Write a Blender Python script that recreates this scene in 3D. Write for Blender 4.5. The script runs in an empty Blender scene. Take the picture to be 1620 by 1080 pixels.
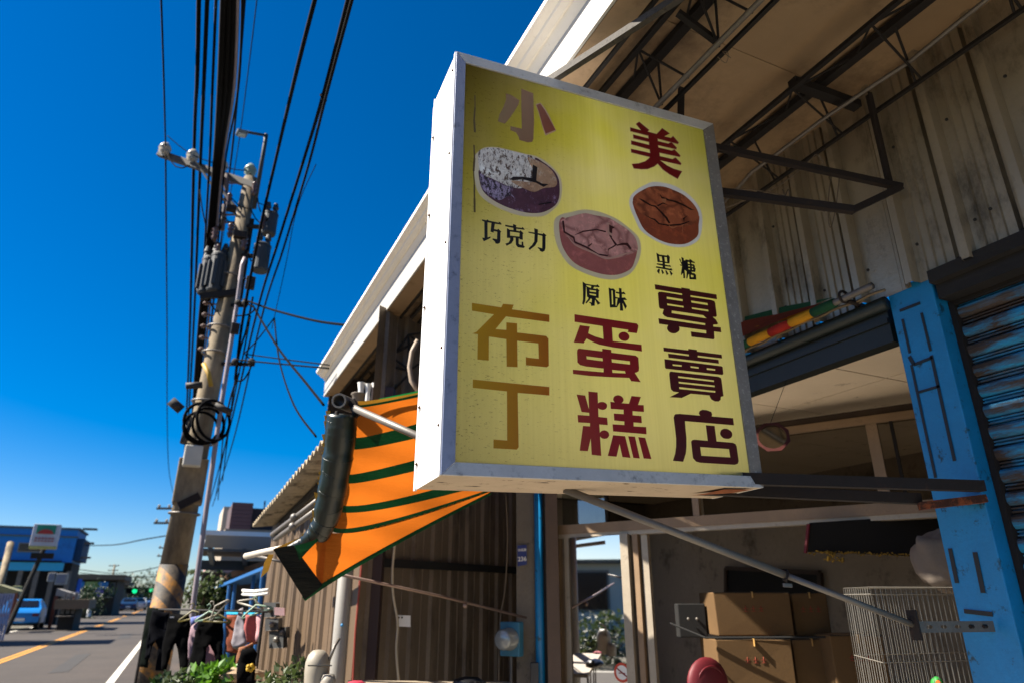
import bpy, math, random
from math import sin, cos, pi, radians
from mathutils import Vector as V, Matrix, noise
from mathutils.geometry import tessellate_polygon
random.seed(7)
S = bpy.context.scene
COL = S.collection
# ------------------------------------------------------------------ camera
F_PX, CX, CY = 1060.0, 810.0, 540.0          # lens in pixels of the 1620 px wide photograph
PITCH, YAW = radians(20.863), radians(25.043)
EYE = V((0, 0, 1.55))
cam = bpy.data.cameras.new('camera'); camo = bpy.data.objects.new('camera', cam); COL.objects.link(camo)
camo.location = EYE
camo.rotation_euler = (pi/2 + PITCH, 0, -YAW)
cam.sensor_width = 36.0; cam.lens = F_PX/1620*36
cam.clip_start = 0.05; cam.clip_end = 3000
cam.dof.use_dof = True; cam.dof.focus_distance = 2.95; cam.dof.aperture_fstop = 2.2
S.camera = camo
def ray(px, py):
    x = px-CX; y = CY-py
    fw = F_PX*cos(PITCH)-y*sin(PITCH); up = F_PX*sin(PITCH)+y*cos(PITCH)
    x /= fw; up /= fw
    return V((sin(YAW)+x*cos(YAW), cos(YAW)-x*sin(YAW), up))
def at(px, py, X=None, Y=None, Z=None, F=None):
    """surveyed point: where the sight line meets a real plane X=, Y=, Z= or a ground distance F"""
    r = ray(px, py)
    t = X/r.x if X is not None else Y/r.y if Y is not None else (Z-EYE.z)/r.z if Z is not None else F
    return EYE + r*t
# ------------------------------------------------------------------ light
SUN_AZ, SUN_EL = radians(-76), radians(46)      # azimuth from +Y towards +X
world = bpy.data.worlds.new('World'); S.world = world; world.use_nodes = True
nt = world.node_tree; bg = nt.nodes['Background']
sky = nt.nodes.new('ShaderNodeTexSky'); sky.sky_type = 'NISHITA'; sky.sun_disc = False
sky.sun_elevation = SUN_EL; sky.sun_rotation = SUN_AZ
sky.air_density = 0.75; sky.dust_density = 0.9; sky.ozone_density = 3.0; sky.altitude = 50
hs = nt.nodes.new('ShaderNodeHueSaturation'); hs.inputs['Saturation'].default_value = 1.62; hs.inputs['Hue'].default_value = 0.503
nt.links.new(sky.outputs[0], hs.inputs['Color']); nt.links.new(hs.outputs[0], bg.inputs['Color'])
bg.inputs['Strength'].default_value = 0.05
sl = bpy.data.lights.new('sun', 'SUN'); sl.energy = 5.0; sl.angle = radians(0.53); sl.color = (1, .92, .80)
so = bpy.data.objects.new('sun', sl); COL.objects.link(so)
sd = V((sin(SUN_AZ)*cos(SUN_EL), cos(SUN_AZ)*cos(SUN_EL), sin(SUN_EL)))
so.rotation_euler = sd.to_track_quat('Z', 'Y').to_euler(); so.location = (0, 0, 30)
S.view_settings.view_transform = 'Standard'; S.view_settings.look = 'None'
S.view_settings.exposure = 1.7; S.view_settings.gamma = 1.0
S.cycles.use_denoising = True
S.cycles.max_bounces = 10; S.cycles.diffuse_bounces = 6; S.cycles.transmission_bounces = 6; S.cycles.transparent_max_bounces = 12
# ------------------------------------------------------------------ materials
def lin(c):
    if isinstance(c, str):
        c = c.lstrip('#'); c = tuple(int(c[i:i+2], 16)/255 for i in (0, 2, 4))
    return tuple((x/12.92 if x <= .04045 else ((x+.055)/1.055)**2.4) for x in c)+(1,)
WORLDCO = ('worn_blue_shutter', 'inner_ceiling_tile')
class NT:
    def __init__(s, name):
        s.m = bpy.data.materials.new(name); s.m.use_nodes = True; s.t = s.m.node_tree
        s.b = s.t.nodes['Principled BSDF']; s.o = s.t.nodes['Material Output']
        s.co = s.n('ShaderNodeNewGeometry').outputs['Position'] if name in WORLDCO else s.n('ShaderNodeTexCoord').outputs['Object']
    def n(s, typ, **k):
        x = s.t.nodes.new(typ)
        for a, v in k.items():
            if a.startswith('i_'): x.inputs[a[2:].replace('_', ' ')].default_value = v
            else: setattr(x, a, v)
        return x
    def l(s, a, b): s.t.links.new(a, b)
    def mapping(s, scale=(1, 1, 1), rot=(0, 0, 0)):
        m = s.n('ShaderNodeMapping'); m.inputs['Scale'].default_value = scale; m.inputs['Rotation'].default_value = rot
        s.l(s.co, m.inputs[0]); return m.outputs[0]
    def noise(s, scale, detail=4, rough=.6, vec=None, dist=0):
        x = s.n('ShaderNodeTexNoise'); x.inputs['Scale'].default_value = scale; x.inputs['Detail'].default_value = detail
        x.inputs['Roughness'].default_value = rough; x.inputs['Distortion'].default_value = dist
        s.l(vec if vec is not None else s.co, x.inputs['Vector']); return x.outputs['Fac']
    def ramp(s, fac, p0, p1, c0=(0, 0, 0, 1), c1=(1, 1, 1, 1)):
        x = s.n('ShaderNodeValToRGB'); e = x.color_ramp.elements
        e[0].position = p0; e[1].position = p1; e[0].color = c0; e[1].color = c1
        s.l(fac, x.inputs[0]); return x.outputs[0]
    def mix(s, fac, a, b, mode='MIX'):
        x = s.n('ShaderNodeMix'); x.data_type = 'RGBA'; x.blend_type = mode
        if isinstance(fac, (int, float)): x.inputs[0].default_value = fac
        else: s.l(fac, x.inputs[0])
        for k, v in ((6, a), (7, b)):
            if isinstance(v, tuple): x.inputs[k].default_value = v
            else: s.l(v, x.inputs[k])
        return x.outputs[2]
    def bump(s, h, strength=.3, dist=.01):
        b = s.n('ShaderNodeBump'); b.inputs['Strength'].default_value = strength; b.inputs['Distance'].default_value = dist
        s.l(h, b.inputs['Height']); s.l(b.outputs[0], s.b.inputs['Normal'])
def mat(name, c, rough=.7, metal=0., var=.25, vs=3., stain=None, st=(.55, .7), ss=4., bump=.0, bs=40., vec=None, spec=.5, c2=None, streak=None):
    """weathered paint / metal / cloth: base colour c, uneven tone, optional stain colour in patches, fine relief"""
    M = NT(name); a = lin(c)
    dark = tuple(x*(1-var) for x in a[:3])+(1,) if c2 is None else lin(c2)
    v = M.mapping(vec) if vec else None
    col = M.mix(M.ramp(M.noise(vs, 5, .6, v), .35, .65), dark, a)
    fine = M.noise(vs*14, 3, .6, v)
    col = M.mix(M.ramp(fine, .3, .55), tuple(x*(1-var*.8) for x in a[:3])+(1,), col) if var > 0 else col
    if stain:
        v2 = M.mapping(streak) if streak else v
        col = M.mix(M.ramp(M.noise(ss, 8, .72, v2), st[0], st[1]), col, lin(stain))
    M.l(col, M.b.inputs['Base Color'])
    M.b.inputs['Roughness'].default_value = rough; M.b.inputs['Metallic'].default_value = metal
    M.b.inputs['Specular IOR Level'].default_value = spec
    if bump: M.bump(M.noise(bs, 4, .6, v), bump, .004)
    return M.m
def cloth(name, c, trans=.35, var=.15):
    M = NT(name); a = lin(c)
    col = M.mix(M.ramp(M.noise(5, 5), .35, .65), tuple(x*(1-var) for x in a[:3])+(1,), a)
    tr = M.n('ShaderNodeBsdfTranslucent'); M.l(col, tr.inputs['Color']); M.l(col, M.b.inputs['Base Color'])
    M.b.inputs['Roughness'].default_value = .75; M.b.inputs['Specular IOR Level'].default_value = .2
    wv = M.noise(5, 6, .65, M.mapping((1.2, 1.2, 7), (0, .5, 0))); M.bump(wv, .55, .03)
    mx = M.n('ShaderNodeMixShader'); mx.inputs[0].default_value = trans
    M.l(M.b.outputs[0], mx.inputs[1]); M.l(tr.outputs[0], mx.inputs[2]); M.l(mx.outputs[0], M.o.inputs[0])
    return M.m
def emis(name, c, st):
    M = NT(name); M.b.inputs['Base Color'].default_value = lin(c)
    M.b.inputs['Emission Color'].default_value = lin(c); M.b.inputs['Emission Strength'].default_value = st; return M.m
def glassmat(name, tint=(.8, .9, .9, 1), a=.25, rough=.02):
    M = NT(name); g = M.n('ShaderNodeBsdfGlossy'); g.inputs['Roughness'].default_value = rough
    t = M.n('ShaderNodeBsdfTransparent'); t.inputs[0].default_value = tint
    fr = M.n('ShaderNodeFresnel'); fr.inputs[0].default_value = 1.5
    ad = M.n('ShaderNodeMath', operation='ADD', use_clamp=True); ad.inputs[1].default_value = a; M.l(fr.outputs[0], ad.inputs[0])
    mx = M.n('ShaderNodeMixShader'); M.l(ad.outputs[0], mx.inputs[0]); M.l(t.outputs[0], mx.inputs[1]); M.l(g.outputs[0], mx.inputs[2])
    M.l(mx.outputs[0], M.o.inputs[0]); return M.m
# ------------------------------------------------------------------ mesh helpers
WL = {}
class MB:
    def __init__(s): s.v = []; s.f = []; s.mi = []
    def add(s, vs, fs, mi=0):
        k = len(s.v); s.v += [V(p) for p in vs]; s.f += [tuple(i+k for i in f) for f in fs]; s.mi += [mi]*len(fs); return s
    def frame(s, c, hx, hy, hz, mi=0):
        c, hx, hy, hz = V(c), V(hx), V(hy), V(hz)
        vs = [c+a*hx+b*hy+d*hz for a in (-1, 1) for b in (-1, 1) for d in (-1, 1)]
        return s.add(vs, [(0, 1, 3, 2), (4, 6, 7, 5), (0, 4, 5, 1), (2, 3, 7, 6), (0, 2, 6, 4), (1, 5, 7, 3)], mi)
    def box(s, x0, x1, y0, y1, z0, z1, mi=0):
        return s.frame(((x0+x1)/2, (y0+y1)/2, (z0+z1)/2), ((x1-x0)/2, 0, 0), (0, (y1-y0)/2, 0), (0, 0, (z1-z0)/2), mi)
    def bar(s, p, q, w=.02, h=None, up=(0, 0, 1), mi=0):
        p, q = V(p), V(q); h = w if h is None else h; d = (q-p)
        L = d.length; d = d/L; u = V(up)
        if abs(d.dot(u)) > .97: u = V((0, 1, 0))
        a = d.cross(u).normalized(); b = a.cross(d)
        return s.frame((p+q)/2, d*L/2, a*w/2, b*h/2, mi)
    def angle(s, p, q, w=.04, t=.004, up=(0, 0, 1), mi=0):
        """L-section steel"""
        p, q = V(p), V(q); d = (q-p).normalized(); u = V(up)
        if abs(d.dot(u)) > .97: u = V((0, 1, 0))
        a = d.cross(u).normalized(); b = a.cross(d); L = (q-p)/2
        s.frame((p+q)/2, L, a*w/2, b*t/2, mi); s.frame((p+q)/2+a*(w/2-t/2)+b*(w/2+t/2), L, a*t/2, b*w/2, mi); return s
    def tube(s, pts, r, n=8, cap=True, mi=0):
        pts = [V(p) for p in pts]; rr = r if isinstance(r, (list, tuple)) else [r]*len(pts)
        k = len(s.v); pa = None
        for i, p in enumerate(pts):
            d = (pts[min(i+1, len(pts)-1)]-pts[max(i-1, 0)]).normalized()
            if pa is None:
                u = V((0, 0, 1)) if abs(d.z) < .9 else V((1, 0, 0)); pa = d.cross(u).normalized()
            else: pa = (pa-d*pa.dot(d)).normalized()
            b = d.cross(pa)
            for j in range(n):
                t = 2*pi*j/n; s.v.append(p+(pa*cos(t)+b*sin(t))*rr[i])
        for i in range(len(pts)-1):
            for j in range(n):
                a = k+i*n+j; b_ = k+i*n+(j+1) % n; s.f.append((a, b_, b_+n, a+n)); s.mi.append(mi)
        if cap:
            s.f.append(tuple(k+j for j in range(n))[::-1]); s.mi.append(mi)
            s.f.append(tuple(k+(len(pts)-1)*n+j for j in range(n))); s.mi.append(mi)
        return s
    def poly(s, pts, holes=(), mi=0):
        """flat polygon with holes (any plane)"""
        rings = [[V(p) for p in pts]]+[[V(p) for p in h] for h in holes]
        tris = tessellate_polygon(rings); vs = [p for r in rings for p in r]
        return s.add(vs, tris, mi)
    def prism(s, pts, ex, mi=0, mi2=None):
        pts = [V(p) for p in pts]; ex = V(ex); n = len(pts)
        tr = tessellate_polygon([pts]); 
        s.add(pts+[p+ex for p in pts], [t for t in tr]+[tuple(i+n for i in t)[::-1] for t in tr]+[(i, (i+1) % n, (i+1) % n+n, i+n) for i in range(n)], mi)
        return s
    def grid(s, fn, nu, nv, mi=0):
        k = len(s.v)
        for i in range(nu+1):
            for j in range(nv+1): s.v.append(V(fn(i/nu, j/nv)))
        for i in range(nu):
            for j in range(nv):
                a = k+i*(nv+1)+j; s.f.append((a, a+1, a+nv+2, a+nv+1)); s.mi.append(mi(i/nu, j/nv) if callable(mi) else mi)
        return s
    def lathe(s, c, prof, axis=(0, 0, 1), n=20, mi=0):
        ax = V(axis).normalized(); u = V((1, 0, 0)) if abs(ax.x) < .9 else V((0, 1, 0))
        a = ax.cross(u).normalized(); b = ax.cross(a); c = V(c); k = len(s.v)
        for r, h in prof:
            for j in range(n): t = 2*pi*j/n; s.v.append(c+ax*h+(a*cos(t)+b*sin(t))*r)
        for i in range(len(prof)-1):
            for j in range(n):
                p = k+i*n+j; q = k+i*n+(j+1) % n; s.f.append((p, q, q+n, p+n)); s.mi.append(mi)
        return s
    def torus(s, c, R, r, axis=(0, 0, 1), n=28, m=8, mi=0):
        ax = V(axis).normalized(); u = V((1, 0, 0)) if abs(ax.x) < .9 else V((0, 1, 0))
        a = ax.cross(u).normalized(); b = ax.cross(a); c = V(c); k = len(s.v)
        for i in range(n):
            t = 2*pi*i/n; d = a*cos(t)+b*sin(t)
            for j in range(m): w = 2*pi*j/m; s.v.append(c+d*(R+r*cos(w))+ax*(r*sin(w)))
        for i in range(n):
            for j in range(m):
                s.f.append((k+i*m+j, k+i*m+(j+1) % m, k+((i+1) % n)*m+(j+1) % m, k+((i+1) % n)*m+j)); s.mi.append(mi)
        return s
    def ball(s, c, r, n=10, mi=0, sc=(1, 1, 1)):
        c = V(c); k = len(s.v)
        for i in range(n+1):
            for j in range(2*n):
                t = pi*i/n; u = pi*j/n; s.v.append(c+V((sin(t)*cos(u)*sc[0], sin(t)*sin(u)*sc[1], cos(t)*sc[2]))*r)
        for i in range(n):
            for j in range(2*n):
                s.f.append((k+i*2*n+j, k+(i+1)*2*n+j, k+(i+1)*2*n+(j+1) % (2*n), k+i*2*n+(j+1) % (2*n))); s.mi.append(mi)
        return s
    def build(s, name, m, parent=None, loc=None, smooth=False, bevel=0):
        if parent is not None: base = WL[parent.name]
        elif loc is not None: base = V(loc)
        else:
            base = V((sum(p.x for p in s.v)/len(s.v), sum(p.y for p in s.v)/len(s.v), min(p.z for p in s.v)))
        me = bpy.data.meshes.new(name); me.from_pydata([p-base for p in s.v], [], s.f)
        for x in (m if isinstance(m, (list, tuple)) else [m]): me.materials.append(x)
        if any(s.mi): me.polygons.foreach_set('material_index', s.mi)
        if smooth: me.polygons.foreach_set('use_smooth', [True]*len(me.polygons))
        me.update()
        o = bpy.data.objects.new(name, me); COL.objects.link(o)
        if parent is not None: o.parent = parent; WL[o.name] = base
        else: o.location = base; WL[o.name] = base
        if bevel:
            b = o.modifiers.new('bevel', 'BEVEL'); b.width = bevel; b.segments = 2; b.limit_method = 'ANGLE'
        return o
def tag(o, label=None, cat=None, group=None, kind=None):
    if label: o['label'] = label
    if cat: o['category'] = cat
    if group: o['group'] = group
    if kind: o['kind'] = kind
    return o
def thing(name, label, cat, loc, group=None):
    o = bpy.data.objects.new(name, None); COL.objects.link(o); o.location = V(loc); o.empty_display_size = .1
    WL[o.name] = V(loc); return tag(o, label, cat, group)
def copy_at(o, d, parent=None):
    """copy of one mesh object moved by d (shares its mesh)"""
    c = o.copy(); COL.objects.link(c); c.location = o.location+V(d)
    c.parent = parent if parent is not None else o.parent
    WL[c.name] = WL[o.name]; return c
def copy_tree(o, loc, label, group=None, rz=None):
    c = o.copy(); COL.objects.link(c); c.location = V(loc); c['label'] = label
    if group: c['group'] = group
    if rz is not None: c.rotation_euler = (0, 0, rz)
    WL[c.name] = V(loc)
    for ch in list(o.children):
        d = ch.copy(); COL.objects.link(d); d.parent = c
        for g in list(ch.children):
            e = g.copy(); COL.objects.link(e); e.parent = d
    return c
def text_mesh(txt, size, origin, ux, uy, mb, mi=0):
    cu = bpy.data.curves.new('t', 'FONT'); cu.body = txt; cu.size = size; cu.align_x = 'CENTER'; cu.align_y = 'CENTER'; cu.offset = size*.02
    o = bpy.data.objects.new('t', cu); COL.objects.link(o)
    dg = bpy.context.evaluated_depsgraph_get(); me = bpy.data.meshes.new_from_object(o.evaluated_get(dg))
    vs = [V(origin)+V(ux)*p.co.x+V(uy)*p.co.y for p in me.vertices]; fs = [tuple(p.vertices) for p in me.polygons]
    mb.add(vs, fs, mi); bpy.data.objects.remove(o); bpy.data.meshes.remove(me); bpy.data.curves.remove(cu)
# shared materials
RUST = mat('rusty_steel', '#1f1510', .85, .1, .4, 12, '#3c2414', (.6, .75), 18, .5, 120)
DARKSTEEL = mat('dark_painted_steel', '#130d0a', .85, .05, .4, 9, '#2b1a10', (.62, .72), 14, .4, 90)
GALV = mat('galvanised_pipe', '#6d6862', .5, .4, .2, 9, '#5a4a3a', (.62, .72), 25, .2, 90)
SPECK = mat('speckled_grey_angle', '#4a453e', .75, .2, .3, 20, '#2e2823', (.55, .62), 60, .4, 120)
ALU = mat('weathered_aluminium', '#bcbdbd', .5, .15, .18, 6, '#5c5d60', (.55, .75), 14, .25, 150)
TANALU = mat('tan_anodised_frame', '#8a7258', .5, .2, .2, 5, '#5d4a38', (.6, .75), 10, .15, 100)
TANALU2 = mat('pale_brushed_frame', '#a69a88', .45, .3, .2, 5, '#6b5f50', (.6, .75), 10, .15, 100)
WHITEP = mat('weathered_white_paint', '#dcdad4', .45, 0, .06, 3, '#8d8577', (.68, .76), 9, .1, 60)
BLUEP = mat('blue_gloss_paint', '#0a78b0', .45, 0, .22, 4, '#123a4c', (.585, .66), 13, .35, 60)
BLACKM = mat('black_rubber', '#0b0b0c', .6, 0, .3)
CONC = mat('weathered_concrete', '#746b60', .9, 0, .3, 3, '#37322b', (.55, .7), 6, .6, 70)
CHAR = mat('char_black', '#0a0a0a', .85, 0, .2)
WIRE = mat('cable_black', '#040405', .95, 0, .2, spec=.1)

# ================================================================== ground
def structure(o): o['kind'] = 'structure'; return o
ASPH = mat('asphalt', '#3a332d', .92, 0, .3, .8, '#241f1b', (.56, .68), .35, .7, 160)
GRD = mat('bare_ground', '#5e584c', .95, 0, .35, .4, '#3c3f2a', (.5, .6), .8, .7, 60)
PAVE = mat('concrete_paving', '#a69c8c', .9, 0, .25, 1.2, '#4f4941', (.55, .68), 2.2, .6, 90)
LW = mat('road_paint_white', '#cfcabd', .7, 0, .12, 2, '#6a655d', (.62, .72), 9, .3, 90)
LY = mat('road_paint_yellow', '#c98a26', .7, 0, .12, 2, '#6a5a3d', (.62, .72), 9, .3, 90)
def sheet(name, x0, x1, y0, y1, z, m, ny=1):
    b = MB(); b.grid(lambda u, v: (x0+(x1-x0)*u, y0+(y1-y0)*v, z), 1, ny)
    return structure(b.build(name, m, loc=((x0+x1)/2, y0, z)))
sheet('ground', -900, 900, -60, 1800, -.012, GRD)
sheet('road', -7.3, .3, -60, 900, -.004, ASPH)
sheet('pavement', .3, 3.5, -20, 14, .0, PAVE)
sheet('edge_line', -1.0, -.86, -30, 400, 0.0, LW)
sheet('far_edge_line', -7.05, -6.9, -30, 400, 0.0, LW)
for (a, b) in ((-6, 43.3), (46.7, 66), (70, 120)):
    sheet('centre_line', -4.02, -3.93, a, b, 0.0, LY); sheet('centre_line', -3.86, -3.77, a, b, 0.0, LY)
PATCH = mat('tar_patch', '#2e2c2a', .9, 0, .2, 2)
b = MB(); b.poly([(-2.3, 19, .001), (-1.95, 19.2, .001), (-2.05, 25, .001), (-2.4, 24.6, .001)]); structure(b.build('road_patch', PATCH))
b = MB(); b.poly([(-1.9, 33, .001), (-1.5, 33.5, .001), (-1.6, 38, .001), (-2.0, 37, .001)]); structure(b.build('road_patch', PATCH))

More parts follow.
